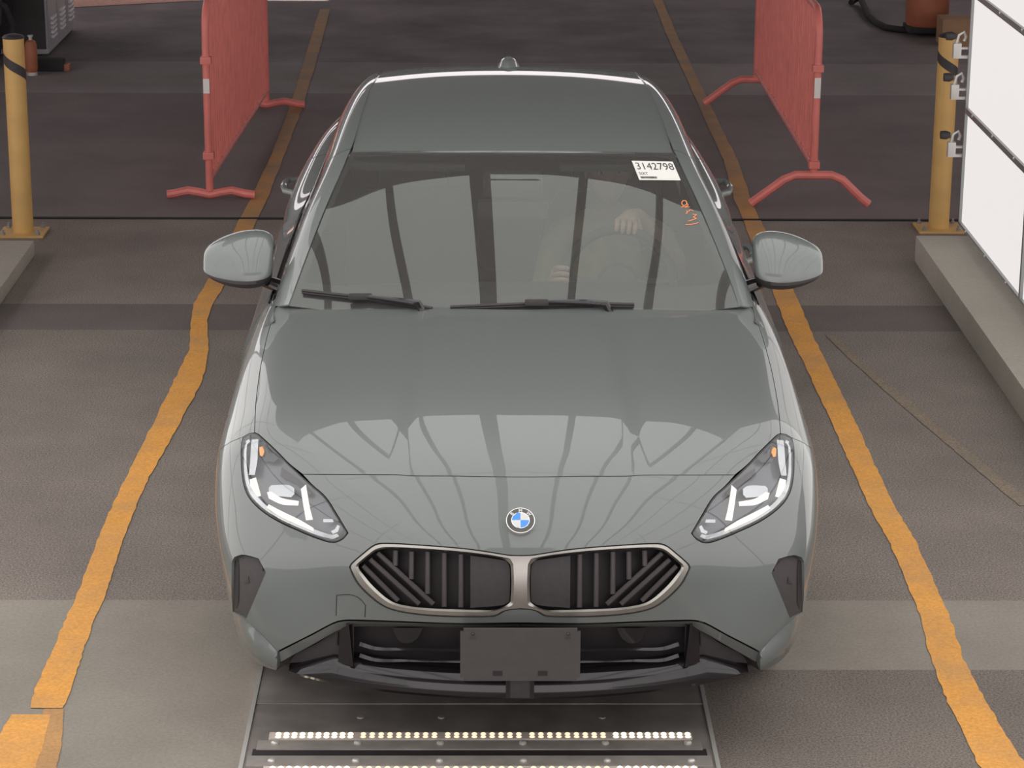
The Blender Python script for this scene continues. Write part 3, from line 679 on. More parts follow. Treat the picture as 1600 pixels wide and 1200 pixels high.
# ---- kidney grille
def mir_u(p):      # pixel loops are traced on the left half; the ring also needs the centre bar, so it is built per side up to the centre
    return p
k_ring_out = [(812.6, 867.8), (799, 867.8)]+k_out[2:-2]+[(799, 952.2), (812.6, 952.2)]
V, F = ring(k_ring_out, [(u, v) for u, v in k_in], .006, .035)
kid = both_sides((V, F), 'grille_frame', M['satin'], (car, car))
for o in kid: o['label'] = 'satin metal kidney-shaped grille frame'
back = both_sides(patch(k_in, push=.055, thick=.004, grid=12), 'grille_backing', M['void'], kid)
both_sides(patch([(735, 868), (791, 876), (796, 884), (797, 912), (796, 940), (788, 945), (735, 950)], push=.022, thick=.01), 'radar_panel', M['black_plastic'], kid)
def slat(a, b, w, p0=.012, dep=.03):
    (u0, v0), (u1, v1) = a, b; d = np.array([u1-u0, v1-v0], float); d /= np.linalg.norm(d); q = np.array([-d[1], d[0]])*w/2
    n = 8; V = []
    for k in range(n+1):
        c = np.array([u0, v0])+(np.array([u1, v1])-np.array([u0, v0]))*k/n
        for s, pu in ((1, p0+.004), (.6, p0), (-.6, p0), (-1, p0+.004), (-1, p0+dep), (1, p0+dep)): V.append(BODY.pt(*(c+q*s), pu))
    F = [(i*6+j, i*6+(j+1) % 6, (i+1)*6+(j+1) % 6, (i+1)*6+j) for i in range(n) for j in range(6)]+[tuple(range(6)), tuple(n*6+j for j in range(6))[::-1]]
    return V, F
for a, b in [((618, 860), (617.5, 884)), ((643, 862), (642.5, 905)), ((668, 862), (668, 928)), ((694, 864), (694, 948)), ((720, 866), (720, 949))]:
    both_sides(slat(a, b, 8), 'grille_slat', M['dark_plastic'], kid)
for a, b in [((590, 864), (677, 944)), ((578, 874), (655, 944)), ((567, 884), (622, 939))]:
    both_sides(slat(a, b, 8), 'grille_slat', M['dark_plastic'], kid)
# ---- lower intake, from the bumper cut-out down to the splitter
int_loop = [(812, 974)]+int_top[1:]+[(446, 1053), (490, 1062), (560, 1070), (700, 1074), (812, 1076)]
both_sides(patch(int_loop, push=.075, thick=.004, grid=14), 'lower_intake', M['void'], (car, car))
def band(top, bot, p_top, p_bot, thick=.01, n=60, S=BODY):
    def rs(l):
        l = smooth_loop(l, False, 4.); A = np.array(l); d = np.r_[0, np.cumsum(np.linalg.norm(np.diff(A, axis=0), axis=1))]; q = np.linspace(0, d[-1], n)
        return np.stack([np.interp(q, d, A[:, 0]), np.interp(q, d, A[:, 1])], 1)
    T, B = rs(top), rs(bot)
    rows = [[S.pt(*p, p_top+thick) for p in T], [S.pt(*p, p_top) for p in T], [S.pt(*q, p_bot) for q in B], [S.pt(*q, p_bot+thick) for q in B]]
    V = [p for r in rows for p in r]; F = [(i*n+j, (i+1)*n+j, (i+1)*n+j+1, i*n+j+1) for i in range(3) for j in range(n-1)]
    return V, F
trim_t = [(812, 975.5), (717, 976), (640, 973.2), (546, 970.4), (534, 971.2), (521, 975), (487, 993), (462, 1005.5), (436, 1019)]
trim_b = [(812, 979), (717, 980.5), (640, 979), (562, 979), (545, 980), (526, 986), (494, 1004), (468, 1018), (439, 1034)]
both_sides(band(trim_t, trim_b, .004, .03), 'intake_trim', M['paint'], (car, car))
for v0, v1 in ((1012, 1016), (1030, 1034)):
    both_sides(band([(812, v0+2), (716, v0+1.5), (640, v0), (590, v0-1), (563, v0-9)], [(812, v1+2), (716, v1+1.5), (640, v1), (588, v1), (561, v1-7)], .030, .022, .03), 'intake_slat', M['gloss_black'], (car, car))
both_sides(patch([(613, 981), (661, 981), (652, 998), (643, 1004), (628, 1004), (621, 999)], push=.03, thick=.03), 'parking_sensor', M['gloss_black'], (car, car))
both_sides(band([(553, 975), (553, 1040)], [(531, 978), (528, 1038)], .012, .03, .03), 'air_curtain_fin', M['gloss_black'], (car, car))
both_sides(band([(545, 974), (552, 1042)], [(541, 975), (546, 1041)], .008, .006, .02), 'air_curtain_fin', M['gloss_black'], (car, car))
both_sides(patch([(524, 986), (534, 984), (530, 1030), (452, 1036), (462, 1022), (496, 1005)], push=.05, thick=.004), 'intake_duct', M['black_plastic'], (car, car))
# splitter: upper ledge, rounded nose and underside, built from the lower rows of the net
sp = []
for s in np.linspace(0, 4.9, 60):
    a = BODY.ev(0., s)[0]; k = min(1, (4.95-s)/1.5); b = a+np.array([0, -.0, .0])
    sp.append([(a[0], a[1]+.11, a[2]+.085*k+.012), (a[0], a[1]+.035, a[2]+.072*k+.010), (a[0], a[1]+.010, a[2]+.052*k+.008), (a[0], a[1]-.004, a[2]+.030*k+.004), (a[0], a[1]-.006, a[2]+.010), (a[0], a[1]+.002, a[2]), (a[0], a[1]+.20, a[2]-.012)])
SPP = np.array(sp).transpose(1, 0, 2); SPM = np.concatenate([SPP[:, ::-1]*np.array([-1, 1, 1]), SPP[:, 1:]], 1)
grid_obj('front_splitter', SPM[::-1], M['gloss_black'], car)
# ---- licence-plate holder
pl = MB()
xo, zo, zt_, yb = .1645, .3165, .4700, -.034
bm = bmesh.new(); bmesh.ops.create_cube(bm, size=1.)
for v in bm.verts: v.co = Vector((v.co.x*2*xo, yb+.005+v.co.y*.01, (zo+zt_)/2+v.co.z*(zt_-zo)))
ed = [e for e in bm.edges if abs(e.verts[0].co.y-e.verts[1].co.y) > .005]
bmesh.ops.bevel(bm, geom=ed, offset=.009, segments=4, affect='EDGES'); pl.bm(bm)
plate = pl.build('plate_holder', M['plate_plastic'], car)
for sx in (-1, 1):
    MB().lathe([(.005, 0), (.0045, -.004), (.002, -.006), (0, -.006)], (sx*.130, yb, zt_-.014), 'y', 12).build('screw', M['black_plastic'], plate, True)
    MB().box((sx*.062-.013, yb-.002, zo+.016), (sx*.062+.013, yb+.001, zo+.030), bev=.0008).build('slot', M['void'], plate)
    MB().box((sx*.130-.009, yb-.0015, zt_-.030), (sx*.130+.009, yb+.001, zt_-.025)).build('slot', M['dark_plastic'], plate)
MB().box((-.03, yb+.004, .262), (.03, yb+.03, .33), bev=.004).build('holder_leg', M['black_plastic'], plate)
for sx in (-1, 1): MB().box((sx*.034-.005, yb, .262), (sx*.034+.005, yb+.035, .32), bev=.003).build('holder_leg', M['gloss_black'], plate)
# ---- side vents
va = both_sides(patch([(363, 878), (367, 871.5), (377.5, 867.5), (390, 869.5), (405.5, 872.3), (417.5, 894.5), (402, 932), (384.3, 970), (374, 961), (364.5, 955), (363, 930), (362.6, 900)], push=.020, thick=.004), 'side_vent', M['dark_plastic'], (car, car))  # recess face; its shade is painted in with the darker plastic
both_sides(patch([(366, 876), (372, 874), (373, 890), (372.5, 940), (370, 950), (366, 950)], push=.0180, thick=.001, grid=6), 'vent_slot', M['void'], va)
both_sides(patch([(386, 905), (388, 900), (389, 911), (381, 912)], push=.0175, thick=.002, grid=4), 'vent_clip', M['black_plastic'], va)
both_sides(band([(427, 965), (0+527, 926+1)][::-1], [(527, 960), (527, 928)], .0, .0), 'tow_cover', M['paint'], (car, car)) if False else None
# faceted corner blade under the vent: its lower edge stands forward
def blade_push(u, v): return -.0015-.0012*max(0., (u-365)*-.674+(v-955)*.739)
both_sides(patch([(365.5, 956), (384, 969.5), (410, 993), (433.5, 1018.5), (432.3, 1046), (415, 1037), (398, 1023), (384, 1008), (374, 990), (367, 972)], push=blade_push, thick=.02, grid=6), 'corner_blade', M['paint'], (car, car))
# tow-eye cover: a thin square seam on the left of the bumper
tw = MB(); tp = [BODY.pt(u, v, -.0006) for u, v in smooth_loop([(525, 962), (526, 930), (545, 929), (557, 932), (566, 939), (571, 946), (570, 964)], False, 5)]
tw.tube(tp, .0012, 6); tw.build('tow_eye_cover', M['void'], car, True)
# ---- headlights
hl_shell = [(u, v) for u, v in hl_out[:-1]]
def shrink(l, d):
    A = np.array(l, float); n = len(A); ar = .5*np.sum(A[:, 0]*np.roll(A[:, 1], -1)-np.roll(A[:, 0], -1)*A[:, 1]); sg = 1 if ar > 0 else -1; out = []
    for i in range(n):
        t = A[(i+1) % n]-A[i-1]; t = t/(np.linalg.norm(t)+1e-9); out.append(tuple(A[i]+np.array([-t[1], t[0]])*d*sg))
    return out
hl_full = hl_out[:-1]+[tuple(p) for p in hl_top[1:-1]]
bowl = both_sides(patch(shrink(hl_full, 1.2), push=.05, thick=.004, grid=10), 'headlight', M['housing'], (car, car))
both_sides(patch(shrink(hl_full, 1.6), push=.0005, thick=.0006, grid=7), 'lens', M['lens'], bowl)
V, F = ring(shrink(hl_full, .4), shrink(hl_full, 3.4), .0, .05); both_sides((V, F), 'lens_rim', M['gloss_black'], bowl)
guide_o = [(389, 686), (381, 691), (380, 712), (381.5, 738), (386, 761), (394.5, 777), (411, 794), (435, 809.5), (466, 824), (497, 836.5), (520, 842.5), (530, 838)]
guide_i = [(391, 690), (386, 694), (385, 712), (386.5, 737), (391, 758), (399.5, 772.5), (415.5, 789), (438, 803.5), (468, 817.5), (498, 829.5), (518, 836), (526, 833)]
both_sides(band(guide_o, guide_i, .012, .022, .012), 'light_guide', M['reflector'], bowl)
both_sides(band([(416, 793), (438, 807), (466, 820), (490, 830)], [(420, 788), (441, 799), (468, 812), (490, 825)], .012, .014, .004), 'daytime_light', M['lamp'], bowl)
both_sides(patch([(390, 749), (400, 746), (408, 775), (398, 777), (393, 770)], push=.028, thick=.012, grid=6), 'led_bar', M['lamp'], bowl)
both_sides(patch([(470, 764), (478, 757), (484, 792), (489, 812), (478, 813), (474, 790)], push=.028, thick=.012, grid=6), 'led_bar', M['lamp'], bowl)
pj = both_sides(patch([(420, 762), (424, 758), (452, 758), (460, 763), (460, 772), (455, 777), (426, 774), (420, 770)], push=.022, thick=.02, grid=6), 'projector', M['reflector'], bowl)
both_sides(patch([(417, 769), (424, 768), (440, 778), (467, 783), (466, 790), (440, 788), (420, 779)], push=.020, thick=.014, grid=6), 'low_beam', M['lamp'], bowl)
both_sides(patch([(405, 699), (411, 697), (413, 706), (410, 713), (406, 712)], push=.022, thick=.012, grid=4), 'amber_marker', M['amber'], bowl)
both_sides(patch([(414, 694), (436, 716), (428, 722), (412, 720), (410, 712)], push=.03, thick=.01, grid=8), 'lamp_bezel', M['gloss_black'], bowl)
both_sides(band([(393, 683), (392, 700), (391, 720), (389, 742)], [(404, 684), (403, 700), (402, 720), (398, 742)], .02, .022, .01), 'reflector', M['reflector'], bowl)
both_sides(patch([(440, 730), (470, 752), (487, 770), (480, 776), (462, 756), (438, 744)], push=.032, thick=.01, grid=8), 'lamp_bezel', M['dark_plastic'], bowl)
both_sides(band([(505, 811), (520, 811)], [(505, 816), (521, 816)], .02, .02, .01), 'reflector', M['reflector'], bowl)
both_sides(band([(517, 830), (523, 827), (527, 820)], [(520, 834), (528, 831), (531, 822)], .02, .02, .008), 'reflector', M['reflector'], bowl)
# ---- emblem with its lettering; the badge faces half upwards, in its dished seat
ec = BODY.ev(*BODY.hit(812.5, 815.5))[0]*np.array([0, 1, 1]); te, se = BODY.hit(812.5, 815.5)
en = np.array([0., -math.cos(math.radians(50)), math.sin(math.radians(50))]); eu = np.array([0, -en[2], en[1]]);
if eu[2] < 0: eu = -eu
ex = np.array([1., 0, 0]); ec = ec+en*0.0035
def E3(P): return [tuple(ec+ex*p[0]+eu*p[1]+en*p[2]) for p in P]
def disc(prof, n=48):
    V = []; F = []
    for r, h in prof: V += [(r*math.cos(2*PI*j/n), r*math.sin(2*PI*j/n), h) for j in range(n)]
    for i in range(len(prof)-1): F += [(i*n+j, i*n+(j+1) % n, (i+1)*n+(j+1) % n, (i+1)*n+j) for j in range(n)]
    F.append(tuple((len(prof)-1)*n+j for j in range(n))); return V, F
R0 = .0405
v, f = disc([(R0*.9, -.014), (R0, -.004), (R0, .004), (R0-.001, .0055), (R0-.0025, .0055), (R0-.003, .004)]); emb = mesh_obj('emblem', E3(v), f, M['chrome'], car, True, None, .6)
v, f = disc([(R0-.0028, .003), (R0-.0035, .0048), (.0248, .0052)]); mesh_obj('emblem_ring', E3(v), f, M['emb_dark'], emb, True, None, .6)
v, f = disc([(.0253, .004), (.0253, .0062), (.0243, .0064)]); mesh_obj('inner_ring', E3(v), f, M['chrome'], emb, True, None, .6)
for q in range(4):
    a0 = q*PI/2; P = [(0, 0, .0070)]+[(.0238*math.cos(a0+PI/2*k/12), .0238*math.sin(a0+PI/2*k/12), .0066) for k in range(13)]
    mesh_obj('emblem_quarter', E3(P), [(0, k+1, k+2) for k in range(12)], M['emb_white'] if q % 2 == 0 else M['blue'], emb)
for ch, ang in (('B', 48), ('M', 0), ('W', -48)):
    tv, tf = text_mesh(ch, .0128, .0004); tv = tv-np.array([(tv[:, 0].max()+tv[:, 0].min())/2, (tv[:, 1].max()+tv[:, 1].min())/2, 0]); tv = tv*np.array([1.08, 1.05, 1]); a = math.radians(ang); c, s_ = math.cos(a), math.sin(a); rr = .0312
    P = [(x*c-(y+rr)*s_, x*s_+(y+rr)*c, .0056) for x, y, _ in tv]; mesh_obj('emblem_letter', E3(P), tf, M['emb_white'], emb)

# ---- windshield, wipers, sticker
ub = [(0, 1.215, .992), (.20, 1.228, .993), (.40, 1.268, .995), (.58, 1.318, .998), (.72, 1.375, 1.0)]
ut = [(0, 2.03, 1.370), (.17, 2.034, 1.370), (.32, 2.042, 1.368), (.44, 2.054, 1.365), (.552, 2.075, 1.359)]
WN = []
for k in range(6):
    g = k/5; row = []
    for a, b in zip(ub, ut):
        p = np.array(a)*(1-g)+np.array(b)*g; bul = .085*g*(1-g); row.append(p+np.array([0, -.42, .9])*bul)
    WN.append(row)
WS = Surf(WN, True); WS.caster(12)
def ws_grid(t0, t1, s0, s1, n, m, off=0.):
    T, U = np.meshgrid(np.linspace(t0, t1, n), np.linspace(s0, s1, m), indexing='ij'); P = WS.ev(T.ravel(), U.ravel())+WS.nrm(T.ravel(), U.ravel())*off
    return P.reshape(n, m, 3)
def mirror_cat(P): return np.concatenate([P[:, ::-1]*np.array([-1, 1, 1]), P[:, 1:]], 1)
windshield = grid_obj('windshield', mirror_cat(ws_grid(0, 5, 0, 4, 40, 30)), M['glass'], car)
# dark ceramic border printed inside the glass edge
fr = ws_grid(0, .70, 0, 4, 7, 30, -.004); grid_obj('glass_border', mirror_cat(fr), M['void'], windshield)
fr = ws_grid(4.88, 5, 0, 4, 3, 30, -.004); grid_obj('glass_border', mirror_cat(fr), M['void'], windshield)
fr = ws_grid(.70, 4.88, 3.86, 4, 24, 3, -.004)
for sg in (-1, 1):
    P = fr*np.array([sg, 1, 1]); grid_obj('glass_border', P if sg > 0 else P[:, ::-1], M['void'], windshield)
def ws_pt(u, v, off=0.):
    """windshield point under a photo pixel (either half)"""
    d = ray(u, v); w = Vector(CAMP); h = WSB.ray_cast(w, Vector(d))
    return np.array(h[0])+np.array(h[1])*off*(1 if h[1].z > 0 else -1)
mw = windshield.data; WSB = BVHTree.FromPolygons([v.co for v in mw.vertices], [tuple(p.vertices) for p in mw.polygons])
# sticker: paper with printed number, small lines and bar code
c4 = [ws_pt(987, 251.5, .0012), ws_pt(1051, 253, .0012), ws_pt(1063.5, 282, .0012), ws_pt(999, 281.5, .0012)]
def stk(a, b, lift=.0):      # a,b in 0..1 across and down
    p = (c4[0]*(1-a)+c4[1]*a)*(1-b)+(c4[3]*(1-a)+c4[2]*a)*b; return p+SN*lift
SN = np.cross(c4[1]-c4[0], c4[0]-c4[3]); SN = SN/np.linalg.norm(SN); SN *= 1 if SN[2] > 0 else -1
sticker = grid_obj('windshield_sticker', [[stk(a, b) for a in np.linspace(0, 1, 17)] for b in np.linspace(1, 0, 11)], M['white'], car, thick=.0006); sticker['label'] = 'white printed paper sticker on the windshield'
def printed(body, a0, a1, b0, b1, name):
    tv, tf = text_mesh(body, 1.); lo, hi = tv.min(0), tv.max(0)
    P = [stk(a0+(a1-a0)*(x-lo[0])/(hi[0]-lo[0]), b1+(b0-b1)*(y-lo[1])/(hi[1]-lo[1]), .0006) for x, y, _ in tv]; mesh_obj(name, P, tf, M['ink'], sticker)
printed('3142798', .055, .965, .10, .46, 'printed_number'); printed('SIXT', .055, .27, .60, .74, 'printed_name')
bc = MB(); rnd = random.Random(7); x = .055
while x < .45:
    w = rnd.choice([.006, .010, .014]); bc.add([stk(x, .82, .0006), stk(x+w, .82, .0006), stk(x+w, .93, .0006), stk(x, .93, .0006)], [(3, 2, 1, 0)]); x += w+rnd.choice([.004, .006])
bc.build('bar_code', M['ink'], sticker)
# orange hand-written mark
marks = [[(1068, 322), (1065, 318), (1067, 314), (1071, 314), (1073, 317), (1072, 320), (1068, 322)], [(1064, 324), (1068, 323.5), (1074, 324), (1077, 323.5)], [(1073, 318), (1075, 321), (1070, 324.5)],
         [(1071, 334.5), (1074, 333), (1073, 330), (1076, 331), (1078, 328), (1083, 330)], [(1082, 335), (1088, 336), (1083, 340), (1088, 341.5), (1082, 344), (1075, 346)], [(1071, 351.5), (1078, 351), (1086, 350), (1091, 348)]]
for st_ in marks:
    pts = [ws_pt(u, v, .001) for u, v in smooth_loop(st_, False, 1.5, 70)]; o = MB().tube(pts, .0016, 5).build('chalk_mark', M['orange_ink'], windshield, True)
def wiper(pts_blade, pts_arm, base):
    bl_ = [ws_pt(u, v, .010) for u, v in smooth_loop(pts_blade, False, 12)]; w = MB().tube(bl_, [.005]*len(bl_), 8).build('wiper', M['black_plastic'], car, True)
    MB().tube([p-np.array([0, .008, .006]) for p in bl_], .003, 6).build('wiper_rubber', M['void'], w, True)
    ar = [ws_pt(u, v, .022) for u, v in pts_arm[:-1]]; ar.append(ar[-1]+(ar[-1]-ar[-2])*.25-np.array([0, 0, .03]))
    MB().tube(ar, [.006+.009*k/(len(ar)-1) for k in range(len(ar))], 8).build('wiper_arm', M['gloss_black'], w, True)
    mid = ws_pt(*pts_arm[0], .018); MB().box(tuple(mid-np.array([.045, .012, .008])), tuple(mid+np.array([.03, .010, .010])), bev=.005).build('wiper_joint', M['black_plastic'], w, True)
wiper([(473, 457), (520, 462.5), (570, 468), (620, 475), (676, 485)], [(568, 470), (600, 474), (628, 478), (655, 482), (668, 484)], 0)
wiper([(704, 483), (760, 480.5), (840, 477.5), (920, 477.5), (990, 479)], [(842, 479.5), (880, 479.5), (915, 480.5), (945, 483), (962, 485.5)], 0)
# cowl below the glass
cw = []
for s in np.linspace(0, 4.6, 24):
    p = BODY.ev(13., s)[0]; q = WS.ev(0., min(4, s*.87))[0]; cw.append([tuple(p+np.array([0, -.01, -.014])), tuple((p+q)/2+np.array([0, 0, -.03])), tuple(q+np.array([0, .01, -.01]))])
CW = np.array(cw).transpose(1, 0, 2); grid_obj('cowl', mirror_cat(CW), M['black_plastic'], car)

# ---- roof
RY = [2.03, 2.2, 2.45, 2.75, 3.05, 3.3, 3.5, 3.66]; RZ = [1.372, 1.404, 1.436, 1.456, 1.460, 1.447, 1.418, 1.378]
RXE = [.562, .556, .546, .534, .517, .502, .490, .484]
RN = []
for y, z, xe in zip(RY, RZ, RXE):
    row = []
    for a in np.linspace(0, 1, 6):
        bow = (.045*a*a)*max(0, 1-(y-2.03)/.3); row.append((xe*a, y+bow, z-.022*a**2.4-.004*a*a))
    RN.append(row)
ROOF = Surf(RN, True)
def surf_grid(S, t0, t1, s0, s1, n, m): 
    T, U = np.meshgrid(np.linspace(t0, t1, n), np.linspace(s0, s1, m), indexing='ij'); return S.ev(T.ravel(), U.ravel()).reshape(n, m, 3)
roof = grid_obj('roof', mirror_cat(surf_grid(ROOF, 0, 7, 0, 4.9, 50, 24)), M['paint'], car, thick=.01)
e = surf_grid(ROOF, 0, 0, 0, 5, 1, 30)[0]; ed = np.concatenate([e[::-1]*np.array([-1, 1, 1]), e[1:]])
MB().tube([p+np.array([0, -.004, -.004]) for p in ed], .006, 8).build('header_trim', M['paint'], roof, True)
# shark-fin antenna
fin = []
for k in range(9):
    g = k/8; w = .036*(1-g)+.017; l0, l1 = 3.20+.07*g, 3.36-.008*g; z = 1.42+.053*math.sin(g*PI/2)
    fin.append([( -w*.5, l1, z), (-w, (l0+l1)/2, z), (-w*.55, l0+.02, z), (0, l0, z), (w*.55, l0+.02, z), (w, (l0+l1)/2, z), (w*.5, l1, z)])
mb = MB(); FN = np.array(fin); n = 7; mb.add(FN.reshape(-1, 3), [(i*n+j, (i+1)*n+j, (i+1)*n+j+1, i*n+j+1) for i in range(8) for j in range(n-1)]+[(i*n+n-1, (i+1)*n+n-1, (i+1)*n, i*n) for i in range(8)]+[tuple(8*n+j for j in range(n))])
fo = mb.build('shark_fin_antenna', M['paint'], roof, True, .9)
bm = bmesh.new(); bm.from_mesh(fo.data); bmesh.ops.recalc_face_normals(bm, faces=bm.faces); bm.to_mesh(fo.data); bm.free()

# ---- pillars, roof rail and side glass
GN = [
 [(.720,1.375,1.0),(.747,1.40,.990),(.766,1.44,.980),(.774,1.45,.975),(.782,1.46,.983),(.790,1.47,.972)],
 [(.648,1.69,1.176),(.690,1.69,1.160),(.718,1.69,1.132),(.740,1.69,1.085),(.768,1.69,1.02),(.790,1.69,.968)],
 [(.598,1.885,1.277),(.642,1.875,1.261),(.672,1.87,1.232),(.695,1.87,1.19),(.745,1.87,1.075),(.790,1.87,.966)],
 [(.550,2.08,1.362),(.588,2.08,1.349),(.622,2.08,1.322),(.648,2.08,1.27),(.722,2.08,1.11),(.790,2.08,.966)],
 [(.536,2.4,1.405),(.574,2.4,1.404),(.612,2.4,1.370),(.642,2.4,1.30),(.718,2.4,1.13),(.790,2.4,.957)],
 [(.520,2.8,1.431),(.558,2.8,1.428),(.600,2.8,1.392),(.632,2.8,1.32),(.71,2.8,1.13),(.786,2.8,.945)],
 [(.503,3.1,1.434),(.540,3.1,1.428),(.582,3.1,1.388),(.616,3.1,1.315),(.692,3.1,1.13),(.770,3.1,.948)],
 [(.482,3.4,1.412),(.518,3.4,1.400),(.556,3.4,1.358),(.590,3.4,1.29),(.66,3.4,1.13),(.745,3.4,.968)],
 [(.492,3.75,1.312),(.524,3.75,1.298),(.556,3.75,1.258),(.585,3.75,1.21),(.640,3.75,1.11),(.715,3.75,1.0)],
 [(.540,4.15,1.135),(.56,4.15,1.125),(.58,4.15,1.108),(.60,4.15,1.085),(.635,4.15,1.06),(.67,4.15,1.045)]]
GH = Surf(GN, False)
def side_parts(S, name, t0, t1, s0, s1, n, m, mt, parents=(car, car), thick=.0, off=0.):
    out = []
    T, U = np.meshgrid(np.linspace(t0, t1, n), np.linspace(s0, s1, m), indexing='ij'); T, U = T.ravel(), U.ravel()
    P = (S.ev(T, U)+S.nrm(T, U)*-off).reshape(n, m, 3)
    for sg, pr in zip((1, -1), parents):
        Q = P*np.array([sg, 1, 1]); Q = Q if sg > 0 else Q[:, ::-1]
        out.append(grid_obj(name, Q[:, ::-1] , mt, pr, thick))
    return out
side_parts(GH, 'a_pillar', 0, 3.0, 0, 2.3, 30, 12, M['paint'], thick=.006)
side_parts(GH, 'roof_rail', 3.02, 9, 0, 2.3, 50, 12, M['paint'], thick=.006)
dgl = side_parts(GH, 'side_window', .3, 7.2, 2.86, 5, 50, 14, M['side_glass'])
side_parts(GH, 'window_frame', .05, 7.6, 2.42, 2.84, 50, 4, M['paint'], thick=.006)
side_parts(GH, 'window_seal', .0, 8.5, 2.3, 2.42, 40, 2, M['void'], off=.008)
side_parts(GH, 'c_pillar', 7.25, 9, 2.86, 5, 14, 10, M['paint'], thick=.004)
side_parts(GH, 'belt_trim', .1, 8, 4.86, 5.0, 40, 3, M['gloss_black'], thick=.006, off=-.004)
# ---- body sides, doors
YS = [1.30, 1.70, 2.08, 2.40, 2.80, 3.10, 3.40, 3.75, 4.15, 4.45]
SN_ = []
for y in YS:
    k = np.clip((y-2.7)/.7, 0, 1); q = np.clip((y-3.6)/.9, 0, 1)**1.6
    belt = np.interp(y, [1.3, 1.5, 1.7, 2.08, 2.4, 2.8, 3.1, 3.4, 3.75, 4.15, 4.45], [.766, .790, .790, .790, .790, .786, .770, .745, .715, .67, .63])
    bz = np.interp(y, [1.4, 1.7, 2.08, 2.8, 3.1, 3.4, 3.75, 4.15, 4.45], [.975, .968, .966, .945, .948, .968, 1.0, 1.045, 1.05])
    mx = np.interp(y, [1.4, 1.7, 2.8, 3.1, 3.4, 3.75, 4.15, 4.45], [.80, .82, .82, .815, .81, .80, .772, .72]); mz = np.interp(y, [1.4, 1.7, 2.8, 3.1, 3.4, 3.75, 4.15, 4.45], [.945, .935, .92, .928, .955, .992, 1.04, 1.04])
    SN_.append([(belt, y, bz), (mx, y, mz), (.856+.008*k-.13*q, y, .880+.045*k+.05*q), (.878+.014*k-.12*q, y, .80+.025*k), (.893+.006*k-.10*q, y, .71), (.886-.09*q, y, .52), (.872-.08*q, y, .34), (.83-.08*q, y, .215)])
SIDE = Surf(SN_, False)
def y2t(y): return float(np.interp(y, YS, range(len(YS))))
def door(name, ya, yb_, hy):
    ds = side_parts(SIDE, name, y2t(ya), y2t(yb_), 0, 7, 30, 30, M['paint'], thick=.01)
    for sg, d in zip((1, -1), ds):
        p = SIDE.ev(y2t(hy), 2.75)[0]; x0 = p[0]; L = .105
        pts = [(sg*(x0-.005), hy-L, p[2]-.004), (sg*(x0+.030), hy-L+.02, p[2]), (sg*(x0+.040), hy-.03, p[2]+.004), (sg*(x0+.040), hy+.03, p[2]+.006), (sg*(x0+.030), hy+L-.02, p[2]+.006), (sg*(x0-.005), hy+L, p[2]+.004)]
        MB().tube(pts, [.012, .013, .014, .014, .013, .012], 10).build('door_handle', M['paint'], d, True)
    return ds
side_parts(SIDE, 'fender_rear_edge', 0, y2t(1.52), .0, 7, 6, 30, M['paint'], thick=.006, off=.005)
door('front_door', 1.52, 2.90, 2.78)
RWY, RWZ, RAR = 3.62, .325, .37            # rear wheel arch
zs_ = np.linspace(0, 7, 200); zz_ = SIDE.ev(np.full(200, y2t(3.6)), zs_)[:, 2]
def z2s(z): return float(np.interp(-z, -zz_, zs_))
def arch(a0, a1, n, r): return [(y2t(RWY+r*math.cos(a)), z2s(RWZ+r*math.sin(a))) for a in np.linspace(math.radians(a0), math.radians(a1), n)]
def edge(y0, y1, s, n): return [(y2t(y), s) for y in np.linspace(y0, y1, n)]
def vert(y, s0, s1, n): return [(y2t(y), q) for q in np.linspace(s0, s1, n)]
rd_loop = edge(2.908, 3.74, 0, 14)+vert(3.74, .4, z2s(.70), 8)+arch(71, 184, 16, .385)+edge(3.22, 2.908, 7, 6)+vert(2.908, 6.6, .4, 16)
rq_loop = edge(3.748, 4.45, 0, 12)+vert(4.45, .4, 6.8, 16)+edge(4.45, 4.02, 7, 8)+arch(-6, 70, 14, RAR)+vert(3.748, z2s(.705), .4, 8)
for sg in (-1, 1):
    d = panel(SIDE, 'rear_door', rd_loop, [], M['paint'], car, side=sg, skirt=.015, grid=.16)
    p = SIDE.ev(y2t(3.62), 2.3)[0]; x0 = p[0]; L = .105; hy = 3.62
    MB().tube([(sg*(x0-.005), hy-L, p[2]-.004), (sg*(x0+.030), hy-L+.02, p[2]), (sg*(x0+.040), hy-.03, p[2]+.004), (sg*(x0+.040), hy+.03, p[2]+.006), (sg*(x0+.030), hy+L-.02, p[2]+.006), (sg*(x0-.01), hy+L, p[2]+.004)], [.012, .013, .014, .014, .013, .012], 10).build('door_handle', M['paint'], d, True)
    panel(SIDE, 'rear_quarter_panel', rq_loop, [], M['paint'], car, side=sg, skirt=.03, grid=.16)
# ---- tail: rear window, boot, rear bumper
TN = []
for (y, z, xe, dz) in [(3.64, 1.388, .49, .03), (3.9, 1.262, .50, .03), (4.17, 1.118, .555, .03), (4.27, 1.075, .60, .03), (4.45, 1.066, .60, .035), (4.53, 1.055, .60, .04)]:
    TN.append([(xe*a, y-.05*a*a, z-dz*a**2.5) for a in np.linspace(0, 1, 6)])
TAIL = Surf(TN, True)
grid_obj('rear_window', mirror_cat(surf_grid(TAIL, 0, 2, 0, 5, 14, 16)), M['side_glass'], car)
grid_obj('trunk_lid', mirror_cat(surf_grid(TAIL, 2.02, 5, 0, 5, 16, 16)), M['paint'], car, thick=.006)
RB = []
for (y, z, w) in [(4.52, 1.02, .62), (4.53, .90, .70), (4.54, .72, .76), (4.555, .60, .79), (4.54, .42, .79), (4.48, .26, .77)]:
    RB.append([(w*a, y-.11*a**3, z) for a in np.linspace(0, 1, 7)])
